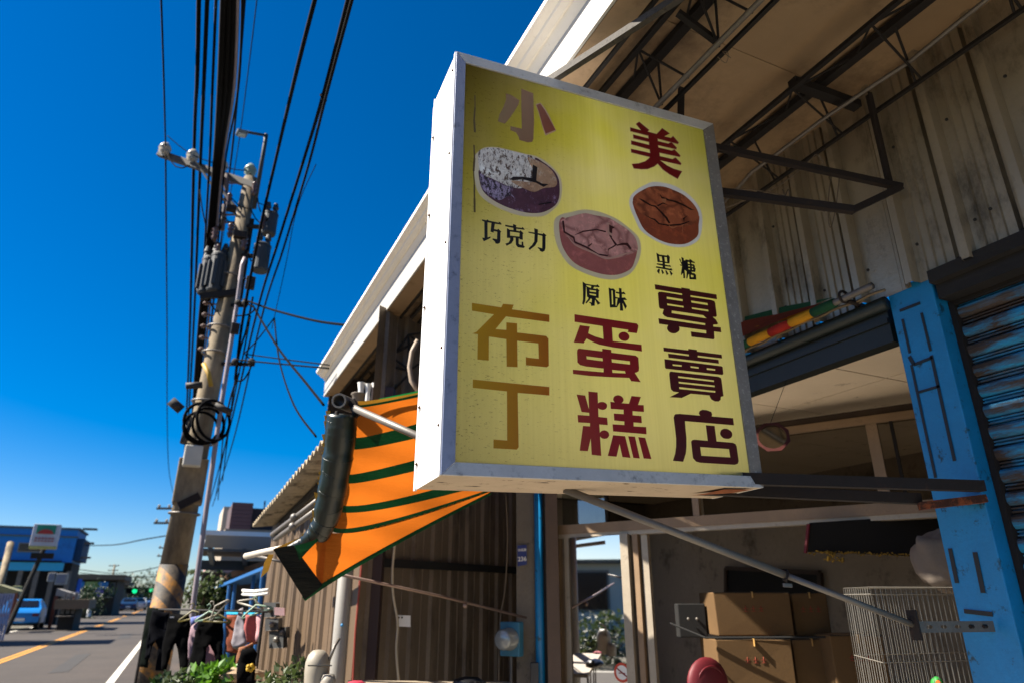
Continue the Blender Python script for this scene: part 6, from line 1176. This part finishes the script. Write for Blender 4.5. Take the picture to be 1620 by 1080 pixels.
# street lamp on the pole
slp = thing('street_lamp', 'street lamp on a bent grey pipe beside the top of the utility pole', 'street lamp', at(402, 330, F=9.9))
b = MB(); b.tube([at(402, 330, F=9.9), at(420, 222, F=9.9), at(421, 213, F=9.9)], .035, 8); b.build('mast', TRM, slp, smooth=True)
b = MB(); b.tube([at(423, 215, F=9.9), at(400, 211, F=9.7), at(385, 208, F=9.6)], .025, 8); b.build('arm', TRM, slp, smooth=True)
b = MB(); p, q = at(391, 213, F=9.65), at(374, 209, F=9.55); b.bar(p, q, .16, .07); b.build('lamp_head', mat('lamp_shell', '#50585c', .5), slp, bevel=.02)
b = MB(); b.bar(p.lerp(q, .15)-V((0, 0, .04)), p.lerp(q, .85)-V((0, 0, .04)), .11, .02); b.build('lamp_lens', mat('lamp_lens', '#a8bcc8', .2), slp)

# ================================================================== overhead wires
def cable(px, Fs, r, label, m=WIRE, group='overhead cables along the road'):
    return wire([at(x, y, F=f) if f > 0 else at(x, y, Z=-f) for (x, y), f in zip(px, Fs)], r, m, label, 'overhead_cable', 6, 'cable', group)
cable([(254, -30), (259, 120), (262, 234)], [-8.9, -8.8, 10.05], .013, 'single thin cable farthest left, ending at the outermost insulator')
cable([(262, 234), (264, 480), (267, 740), (281, 800)], [10.05, 17, 32, 45], .016, 'thin cable running on from the outermost insulator toward the distance')
cable([(315, -30), (312, 120), (307, 240), (299, 560), (290, 760)], [-8.4, -8.35, 10.2, 18, 34], .028, 'left cable of the dark pair beside the thick bundle')
cable([(329, -30), (323, 120), (317, 260), (306, 520), (296, 700)], [-8.3, -8.25, 10.0, 16, 28], .026, 'right cable of the dark pair beside the thick bundle')
cable([(343, -30), (336, 140), (329, 300), (312, 560), (292, 780)], [-8.1, -8.1, 9.6, 16, 34], .018, 'thin cable just left of the thick black bundle')
bun = [(352, 0, .06), (361, 0, .05), (368, 1, .042), (374, 1, .032), (381, 2, .022)]
for i, (x, k, r_) in enumerate(bun):
    x2 = 336+i*4.; cable([(x+3, -30), (x-4, 140), (x2+4, 260), (x2-10, 420), (x2-24, 560), (298+i, 760)], [-7.4, -7.35, 8.9, 10.5, 14, 30], r_*.62, ('leftmost and thickest strand', 'second strand', 'middle strand', 'fourth strand', 'rightmost thin strand')[i]+' of the thick black cable bundle', WIRE if i != 3 else mat('grey_cable', '#5a5560', .5))
cable([(389, -30), (378, 120), (367, 240), (345, 420), (322, 620)], [-8.0, -8.0, 9.8, 14, 26], .016, 'thin cable just right of the thick bundle')
cable([(410, -30), (393, 110), (374, 250), (345, 420)], [-9.5, -9.5, 11, 16], .008, 'very faint thin wire right of the thick bundle')
cable([(506, -30), (470, 110), (437, 250), (412, 360), (385, 500), (372, 600)], [-6.9, -6.9, 8.3, 9, 9.7, 10], .022, 'single cable passing right of the street lamp')
cable([(558, -30), (511, 152), (480, 255), (438, 390), (405, 500), (360, 690), (330, 800)], [-6.6, -6.6, 7.7, 9.5, 12, 19, 34], .02, 'upper cable of the right hand pair')
cable([(565, -30), (515, 156), (488, 262), (448, 395), (412, 510), (368, 700), (336, 800)], [-6.5, -6.5, 7.6, 9.4, 12, 19, 34], .016, 'lower cable of the right hand pair')
b = MB(); b.ball(at(512, 156, Z=6.57), .03, 5); b.tube([at(508, 150, Z=6.57), at(515, 160, Z=6.57)], .02, 6); tag(b.build('cable_clamp', WIRE), 'small black clamp joining the right hand pair of cables', 'clamp')
cable([(500, 260), (470, 330), (452, 420), (430, 520)], [8.2, 9, 10, 11], .006, 'very thin wire just right of the cable pair')
cable([(386, 474), (430, 490), (500, 508), (562, 516)], [9.8, 9.4, 8.6, 8.], .018, 'drop cable from the pole to the canopy behind the white fascia')
cable([(370, 568), (430, 574), (520, 582)], [9.9, 9.2, 8.2], .012, 'lower drop cable from the pole to the fascia end')
cable([(390, 560), (450, 568), (521, 577)], [9.9, 9.2, 8.2], .010, 'thin drop cable crossing the lower one at the fascia end')
cable([(400, 484), (440, 550), (480, 600), (512, 640)], [9.8, 9.0, 8.2, 7.6], .016, 'cable sloping down from the pole to the top of the awning pipe')
cable([(434, 503), (442, 570), (465, 640), (500, 690)], [9.6, 9.0, 8.0, 7.2], .012, 'thin slack cable curving down to the old corrugated roof')
cable([(434, 503), (405, 540), (385, 560)], [9.6, 9.7, 9.8], .010, 'short thin wire from the slack cable back to the pole')
cable([(400, 470), (390, 520), (372, 600), (352, 760)], [9.8, 10, 12, 24], .018, 'dark cable leaving the pole rack downwards toward the distance')
cable([(396, 500), (385, 560), (372, 620), (340, 790)], [9.8, 10, 13, 26], .014, 'thin cable beside the dark one leaving the pole rack')
cable([(378, 590), (362, 640), (352, 700), (345, 790)], [9.9, 12, 18, 28], .016, 'cable hanging right of the coils toward the distance')
wire([at(388, 560, F=9.8), at(398, 575, F=9.8), at(385, 600, F=9.8), at(372, 598, F=9.8), at(378, 575, F=9.8), at(390, 568, F=9.8)], .012, WIRE, 'loop of slack wire right of the pole', 'wire_loop')
wire([at(370, 500, F=9.8), at(392, 498, F=9.7), at(402, 488, F=9.7), at(385, 480, F=9.8), at(372, 490, F=9.8)], .012, WIRE, 'tangle of wire at the upper cable rack', 'wire_loop')
wire([at(265, 215, F=10), at(285, 232, F=10), at(310, 248, F=10), at(350, 262, F=10)], .008, WIRE, 'jumper wire across the cross arm insulators', 'wire_loop')
wire([at(345, 262, F=10), at(370, 268, F=10), at(396, 271, F=10)], .008, WIRE, 'jumper wire ending at the pole top insulator', 'wire_loop')
wire([at(405, 320, F=9.9), at(425, 330, F=9.9), at(427, 350, F=9.9)], .007, WIRE, 'thin wire into the upper capacitor', 'wire_loop')
cable([(124, 862), (180, 861), (230, 852), (285, 843)], [48, 42, 36, 32], .03, 'cable crossing the road from the blue building to the pole line')
for k, (y0, y1, f0, f1) in enumerate(((900, 894, 60, 50), (905, 912, 62, 55), (925, 920, 80, 70))):
    cable([(126, y0), (190, y0+6), (262, y1)], [f0, (f0+f1)/2, f1], .03, ('highest', 'middle', 'lowest')[k]+' of the three faint cables crossing the road far off')
# far utility poles
def fpole(x, ytop, F, label, lean=0.):
    p = at(x, ytop, F=F); t = thing('utility_pole', label, 'utility pole', (p.x, p.y, 0)); b = MB(); b.tube([(p.x, p.y, 0), tuple(p)], [.17, .12], 10); b.build('shaft', PCON, t, smooth=True)
    r = V((cos(YAW), -sin(YAW), 0))
    for k, dz in enumerate((.2, .9)):
        q = p-V((0, 0, dz)); b = MB(); b.bar(q-r*.9, q+r*.7, .1, .1); b.build('cross_arm', DARKSTEEL, t)
        for s in (-.8, -.3, .5): b = MB(); b.lathe(q+r*s+V((0, 0, .05)), [(.05, 0), (.07, .1), (0, .16)], n=8); b.build('insulator', INS, t)
    return t
fpole(278, 797, 34, 'second utility pole of the right hand row, its arms just left of the near pole')
fpole(268, 862, 62, 'third utility pole of the right hand row'); fpole(265, 885, 92, 'fourth utility pole of the right hand row'); fpole(263, 902, 130, 'farthest utility pole of the right hand row')
fpole(182, 892, 110, 'thin utility pole above the far tan building')
b = MB(); p, q = at(17, 858, F=36), at(-4, 945, F=34); b.tube([V((q.x, q.y, 0)), p], .16, 8); tag(b.build('utility_pole', PCON, smooth=True), 'dark leaning pole at the left edge in front of the blue building', 'utility pole')

# ================================================================== left side of the street
def bldg(name, label, cat, F, x0, x1, ytop, m, depth=9, y=985): 
    a, u, n, w = rbox(x0, x1, F, 0, 0, 0, 960); t = thing(name, label, cat, a); zt = zat((x0+x1)/2, ytop, F)
    return t, a, u, n, w, zt
DKW = mat('dark_window', '#14171c', .2, 0, .2)
def addwin(t, a, u, n, fx0, fx1, z0, z1, m=DKW, fr=WHT2):
    b = MB(); block(b, a, u, n, fx1-fx0, .06, z0, z1, fx0, -.05); f = b.build('window', fr, t); b = MB(); block(b, a, u, n, fx1-fx0-.12, .02, z0+.06, z1-.06, fx0+.06, -.08); b.build('pane', m, f)
BB = mat('blue_metal_facade', '#1272b8', .7, 0, .12, .5, '#0e4a7c', (.55, .7), .6)
t, a, u, n, w, zt = bldg('blue_building', 'two storey building with a blue metal upper front and a turquoise band', 'building', 46, -60, 97, 834, BB)
zf = lambda y: zat(60, y, 46)
b = MB(); block(b, a, u, n, w, 4.5, zf(888), zt, 0, 0); b.build('upper_front', BB, t)
b = MB(); block(b, a, u, n, w+.1, .2, zf(848), zf(846), 0, -.12); b.build('seam_band', mat('tan_band', '#5e6a62', .8), t)
b = MB(); block(b, a, u, n, w+.2, 4.7, zt, zt+.12, -.1, -.1); b.build('parapet', mat('grey_parapet', '#586068', .8), t)
b = MB(); block(b, a, u, n, w*.93, .3, zf(902), zf(889), 0, -.3); b.build('turquoise_band', mat('turquoise_panel', '#1fa0c4', .5, 0, .1), t)
b = MB(); block(b, a, u, n, w*.9, .3, zf(889), zf(886), 0, -.35); b.build('dark_band', CHAR, t)
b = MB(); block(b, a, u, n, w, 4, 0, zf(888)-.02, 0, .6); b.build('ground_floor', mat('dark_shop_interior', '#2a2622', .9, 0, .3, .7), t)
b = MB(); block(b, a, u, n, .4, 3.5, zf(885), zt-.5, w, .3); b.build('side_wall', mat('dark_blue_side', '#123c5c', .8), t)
for k in range(5): b = MB(); block(b, a, u, n, .25, .25, 0, zf(902), w*(.3+.17*k), -.2); b.build('column', CONC, t)
addwin(t, a, u, n, w*.36+.2, w*.36+1.5, zf(873), zf(858))
for k in range(3): b = MB(); block(b, a, u, n, .8, .6, zf(880)+k*.9, zf(880)+k*.9+.1, w+.1, .5+k*.2); b.build('balcony_ledge', CONC, t)
# hanging boards on it
for x0, x1, y0, y1, m, lab in ((78, 90, 905, 919, WHT2, 'left of two white air conditioner boxes above the shops'), (91, 109, 906, 924, WHT2, 'right of two white air conditioner boxes above the shops'), (27, 40, 926, 940, mat('dull_yellow_board', '#8a8a5c', .8), 'small dull yellow board beside the parked blue car')):
    q = thing('wall_unit', lab, 'box', at(x0, y1, F=42)); A_, U_, N_, W_ = rbox(x0, x1, 42, 0, 0, 0, 900); b = MB(); block(b, A_, U_, N_, W_, .5, zat(x0, y1, 42), zat(x0, y0, 42)); b.build('case', m, q, bevel=.03)
    b = MB(); block(b, A_, U_, N_, W_*.7, .05, zat(x0, y1, 42)+.08, zat(x0, y0, 42)-.08, W_*.15, -.03); b.build('grille', mat('grille_grey', '#6d6a70', .7), q)
# pole sign with emblem
sg = thing('roadside_pole_sign', 'white roadside sign with green panel, red emblem and red lettering on a black pole', 'sign', at(48, 990, F=33))
A_, U_, N_, W_ = rbox(50, 93, 33, 0, 0, 0, 845); zz0, zz1 = zat(70, 863, 33), zat(70, 828, 33)
b = MB(); block(b, A_, U_, N_, W_, .35, zz0, zz1); b.build('box', mat('sign_box_white', '#b9bcc4', .6), sg, bevel=.02)
b = MB(); block(b, A_, U_, N_, W_, .36, zz0-.12, zz0-.005); b.build('bottom_trim', mat('dull_yellow_trim', '#b0aa60', .7), sg)
H_ = zz1-zz0
b = MB(); block(b, A_, U_, N_, W_*.7, .01, zz0+H_*.55, zz0+H_*.95, W_*.15, -.02); b.build('green_panel', mat('sign_green', '#1e8a6c', .6), sg)
b = MB(); cx_ = A_+U_*W_*.5-N_*.04+V((0, 0, zz0+H_*.55)); b.poly([cx_+U_*(.3*cos(k*pi/10))+V((0, 0, .2*sin(k*pi/10))) for k in range(11)]); b.build('red_emblem', mat('sign_red', '#b03028', .6), sg)
b = MB(); random.seed(2)
for k in range(6):
    o = A_+U_*(W_*(.14+.125*k))-N_*.02+V((0, 0, zz0+H_*.22)); b.bar(o, o+U_*.1, .01, .03); b.bar(o+V((0, 0, .12)), o+U_*.11+V((0, 0, .12)), .01, .03); b.bar(o+U_*.05, o+U_*.05+V((0, 0, .2)), .01, .03, up=N_)
b.build('lettering', mat('sign_red2', '#b0483c', .6), sg)
q = at(69, 870, F=33); b = MB(); b.tube([(q.x-.7, q.y, 0), (q.x, q.y, zz0)], .1, 8); b.build('pole', CHAR, sg); b = MB(); b.box(q.x-.45, q.x+.45, q.y-.1, q.y+.1, zz0-.45, zz0-.2); b.build('lamp_box', DARKSTEEL, sg)
# lower shop fronts, canopies
for x0, x1, yt, F, m, lab in ((-10, 28, 923, 36, '#7d7a58', 'olive topped shop awning at the left edge'), (88, 120, 930, 40, '#8a8680', 'pale sloping shop awning with an orange post near the blue building')):
    A_, U_, N_, W_ = rbox(x0, x1, F, 0, 0, 0, 940); q = thing('shop_awning', lab, 'awning', A_); z = zat(x0, yt, F)
    b = MB(); b.prism([A_+V((0, 0, z-.35)), A_+U_*W_+V((0, 0, z-.5)), A_+U_*W_+V((0, 0, z-.3)), A_+V((0, 0, z))], N_*2); b.build('roof', mat('awn'+m[1:], m, .8), q)
    for s in (.05, .95): b = MB(); b.bar(A_+U_*W_*s, A_+U_*W_*s+V((0, 0, z-.4)), .15, .15); b.build('post', mat('orange_post', '#6d3a28', .8), q)
t, a, u, n, w, zt = bldg('metal_shutter_wall', 'pale ribbed metal panel at the left edge of the road', 'wall', 30, -20, 19, 938, BB)
for k in range(9): b = MB(); block(b, a, u, n, w/9-.03, .08, 0, zt, w/9*k, 0); b.build('panel', mat('pale_lilac_metal', '#9c9ab0', .6, 0, .15, 1), t)
# farther buildings
TANB = mat('tan_building', '#6a5c4a', .9, 0, .2, .5); DKB = mat('dark_storey', '#2c2824', .9, 0, .3, .6)
for i, (F, x0, x1, yt, m, lab, sgn) in enumerate(((66, 108, 178, 906, TANB, 'tan flat roofed building beyond the blue one, with blue and green shop boards', 1), (95, 168, 190, 918, TANB, 'smaller tan building behind the flat roofed one', 1), (120, 183, 222, 927, mat('olive_far', '#5c604c', .9), 'low olive building near the far traffic light', 0), (38, 96, 121, 944, TANB, 'dark narrow shop with tan pillars beside the blue building', 0))):
    t, a, u, n, w, zt = bldg('far_building' if i else 'tan_building', lab, 'building', F, x0, x1, yt, m)
    b = MB(); block(b, a, u, n, w, 3 if i == 3 else 10, 0, zt-.6, 0, 0); b.build('wall', DKB if i in (0, 3) else m, t)
    dd = 3 if i == 3 else 10
    b = MB(); block(b, a, u, n, w+.8, 3.5 if i == 3 else 10.5, zt-.55, zt-.1, -.2, -.8); b.build('roof_slab', m, t)
    nw = 5 if i == 0 else 3
    for k in range(nw): addwin(t, a, u, n, w*(k+.2)/nw, w*(k+.8)/nw, zt*.5, zt*.5+1.0)
    b = MB(); block(b, a, u, n, w*.95, 1.2, zt*.42, zt*.44, 0, -1.2); b.build('canopy', CONC, t)
    if sgn:
        for k, (f0, f1, c) in enumerate(((.05, .25, '#1a78c0'), (.27, .55, '#7fa06a'), (.57, .8, '#1c7cc8'))):
            b = MB(); block(b, a, u, n, w*(f1-f0), .15, zt*.62, zt*.8, w*f0, -.25); b.build('shop_board', mat('board%d' % (i*3+k), c, .6), t)
        b = MB(); block(b, a, u, n, w*.22, .15, zt*.45, zt*.6, w*.5, -.35); b.build('lower_board', mat('purple_board%d' % i, '#7a5aa8', .6), t)
# upright banners
for x, y0, y1, F, c, lab in ((120, 935, 962, 44, '#b8b4cc', 'upright pale banner at the road edge beyond the blue building'), (121, 915, 938, 46, '#1c5cc0', 'upright deep blue banner above the pale one'), (189, 935, 962, 90, '#9a9cc0', 'lilac upright banner near the far cars')):
    A_, U_, N_, W_ = rbox(x-3, x+4, F, 0, 0, 0, 940); q = thing('banner', lab, 'banner', A_); b = MB(); block(b, A_, U_, N_, W_, .1, zat(x, y1, F), zat(x, y0, F)); b.build('cloth', mat('ban%d' % x+c[1:3], c, .7), q); b = MB(); b.tube([A_, A_+V((0, 0, zat(x, y0, F)+.1))], .03, 6); b.build('pole', DARKSTEEL, q)
random.seed(21)
for x, y, F, R, m, lab in ((136, 950, 58, (1.6, 1.6, 1.4), LF2, 'dark round tree in front of the tan building'), (196, 937, 112, (3, 3, 2.5), LF2, 'dark tree beyond the tan buildings'), (212, 942, 125, (3, 3, 1.8), LF2, 'low dark tree next to the traffic light'), (160, 948, 72, (1.6, 1.6, 1.6), LF2, 'dark tree at the right end of the tan building'), (250, 936, 100, (2.6, 2.6, 3.0), LF2, 'dark tree behind the near utility pole, right of the road'), (243, 946, 150, (4, 4, 2.6), LF3, 'grey green tree at the far end of the road')):
    tree('street_tree', lab, x, y, F, R, 900, R[0]*.13, m)
# cars
def car(x, y, F, col, label, ang=0., L=4.2):
    p = at(x, y, Z=0) if F is None else at(x, y, F=F); p.z = 0
    m = mat('car_paint_'+col[1:], col, .3, .2, .05); t = thing('parked_car' if 'parked' in label else 'car', label, 'car', p)
    f = V((-sin(ang), cos(ang), 0)); r = V((cos(ang), sin(ang), 0)); W2 = .85
    prof = [(-L/2, .35), (-L/2, .8), (-L/2+.15, .95), (-L/2+.35, 1.05), (-L/2+.8, 1.42), (-.1, 1.47), (.55, 1.4), (1.15, 1.0), (L/2-.25, .82), (L/2, .6), (L/2, .35), (L/2-.5, .28), (-L/2+.4, .28)]
    b = MB(); k = len(prof)
    def wd(z): return W2-(.18 if z > 1.1 else .0)
    vs = [p+f*y_+r*(-wd(z))+V((0, 0, z)) for y_, z in prof]+[p+f*y_+r*wd(z)+V((0, 0, z)) for y_, z in prof]
    b.add(vs, [(i, (i+1) % k, (i+1) % k+k, i+k) for i in range(k)]+[tuple(t3) for t3 in tessellate_polygon([vs[:k]])]+[tuple(q+k for q in t3) for t3 in tessellate_polygon([vs[:k]])]); b.build('body', m, t, bevel=.04)
    for (y0, z0, y1, z1, nm) in ((-L/2+.38, 1.08, -L/2+.76, 1.38, 'rear_window'), (1.1, 1.05, .6, 1.37, 'windscreen')):
        b = MB(); o = f*(-.03 if nm[0] == 'r' else .03)+V((0, 0, .02)); b.add([p+f*y0+r*-.66+V((0, 0, z0))+o, p+f*y0+r*.66+V((0, 0, z0))+o, p+f*y1+r*.6+V((0, 0, z1))+o, p+f*y1+r*-.6+V((0, 0, z1))+o], [(0, 1, 2, 3)]); b.build(nm, DKW, t)
    for s in (-1, 1):
        b = MB(); b.add([p+f*-1.1+r*s*.76+V((0, 0, 1.05)), p+f*.9+r*s*.76+V((0, 0, 1.03)), p+f*.5+r*s*.69+V((0, 0, 1.36)), p+f*-.9+r*s*.69+V((0, 0, 1.38))], [(0, 1, 2, 3)]); b.build('side_window', DKW, t)
        for y_ in (-1.3, 1.3):
            b = MB(); c = p+f*y_+r*s*.76+V((0, 0, .31)); b.lathe(c, [(0, -.1), (.3, -.1), (.31, -.08), (.31, .08), (.3, .1), (0, .1)], r, 18); wh = b.build('wheel', CHAR, t); b = MB(); b.lathe(c+r*s*.005, [(0, .105*s), (.19, .102*s), (.19, .09*s)], r, 14); b.build('rim', GALV, wh)
        for y_, nm, mm in ((-L/2-.01, 'tail_lamp', REDV), (L/2-.06, 'headlight', INS)):
            b = MB(); c = p+f*y_+r*s*.66+V((0, 0, .72)); b.frame(c, r*.13, f*.03, V((0, 0, .07))); b.build(nm, mm, t)
    b = MB(); b.frame(p-f*(L/2+.02)+V((0, 0, .5)), r*.25, f*.01, V((0, 0, .07))); b.build('number_plate', WHITEP, t)
    return t
car(35, 985, 38, '#1f7cc8', 'bright blue hatchback parked by the pale panel on the left', .05, 3.4)
car(202, 971, 88, '#1c3a5c', 'dark blue car driving toward the camera, left of the two far ones'); car(218, 969, 96, '#b8b8b4', 'white car behind the dark blue one in the far lane'); car(229, 966, 120, '#4a6c9c', 'bluish car farthest away on the road')
# traffic lights
GRL = emis('green_signal', '#10c878', .7)
for x, y, F, lab in ((213, 934, 100, 'left green traffic light far down the road'), (239, 933, 105, 'right green traffic light just left of the near utility pole')):
    p = at(x, y, F=F); t = thing('traffic_light', lab, 'traffic light', (p.x-3, p.y, 0)); b = MB(); b.box(p.x-1.3, p.x+.35, p.y, p.y+.3, p.z-.3, p.z+.3); b.build('housing', CHAR, t); b = MB(); b.lathe(p, [(0, .03), (.3, .02)], (0, -1, 0), 12); b.build('green_lamp', GRL, t)
    b = MB(); b.tube([(p.x-3, p.y+.2, 0), (p.x-3, p.y+.2, p.z+.1), (p.x-1.2, p.y+.2, p.z+.1)], .09, 8); b.build('mast', DARKSTEEL, t)
# street furniture small: cone, barrier, sidewalk clutter left
for x, y, F, c, lab in ((166, 967, 80, '#c04a28', 'orange marker post at the far left kerb'), (140, 970, 62, '#c8c8c8', 'white bollard before the tan building')):
    p = at(x, y, F=F); b = MB(); b.lathe((p.x, p.y, 0), [(.25, 0), (.2, .3), (.08, .9), (0, .92)], n=10); tag(b.build('marker_post', mat('mk'+c[1:], c, .6)), lab, 'post')
# ------------------------------------------------ across the road, seen in the door glass
PALE = mat('pale_opposite_wall', '#cfcfc6', .9, 0, .12, .6, '#9a958a', (.56, .7), 1)
oh = thing('opposite_house', 'pale house across the road, mirrored in the sliding door', 'house', (-14, 6, 0))
b = MB(); b.box(-20, -14, -1, 14, 0, 2.6); b.build('wall', PALE, oh)
b = MB(); b.box(-20.3, -13.6, -1.3, 14.3, 2.6, 2.72); b.build('roof_slab', CONC, oh)
for k in range(3): b = MB(); b.box(-14.05, -13.98, 1+k*4.2, 2.4+k*4.2, 1.1, 2.4); f_ = b.build('window', WHT2, oh); b = MB(); b.box(-13.99, -13.95, 1.08+k*4.2, 2.32+k*4.2, 1.18, 2.32); b.build('pane', DKW, f_)
random.seed(31)
for k in range(9):
    c = V((-9.6+random.uniform(-.6, .6), -3+k*2.1, .55)); plant('roadside_bush', ('low bright bush', 'leafy rounded bush', 'straggly green bush', 'dense bush', 'pale green bush', 'tall weed clump', 'broad bush', 'small bush', 'last bush')[k]+' across the road, '+('first', 'second', 'third', 'fourth', 'fifth', 'sixth', 'seventh', 'eighth', 'ninth')[k]+' from the near end of the verge', 'bush', c, (1.1, 1.0, .6+.15*(k % 3)), 700, .14, (LF1, LF3, LF2)[k % 3], 0., 'bushes on the opposite verge')
# roadside house off to the left whose shade falls over the carriageway
sh = thing('roadside_house', 'two storey house on the left side of the road, outside the picture', 'house', (-12, 33, 0))
b = MB(); b.box(-16, -9.0, 31.6, 34.2, 0, 7.2); b.build('wall', PALE, sh); b = MB(); b.box(-16.2, -8.8, 31.4, 34.4, 7.2, 7.35); b.build('roof_slab', CONC, sh)
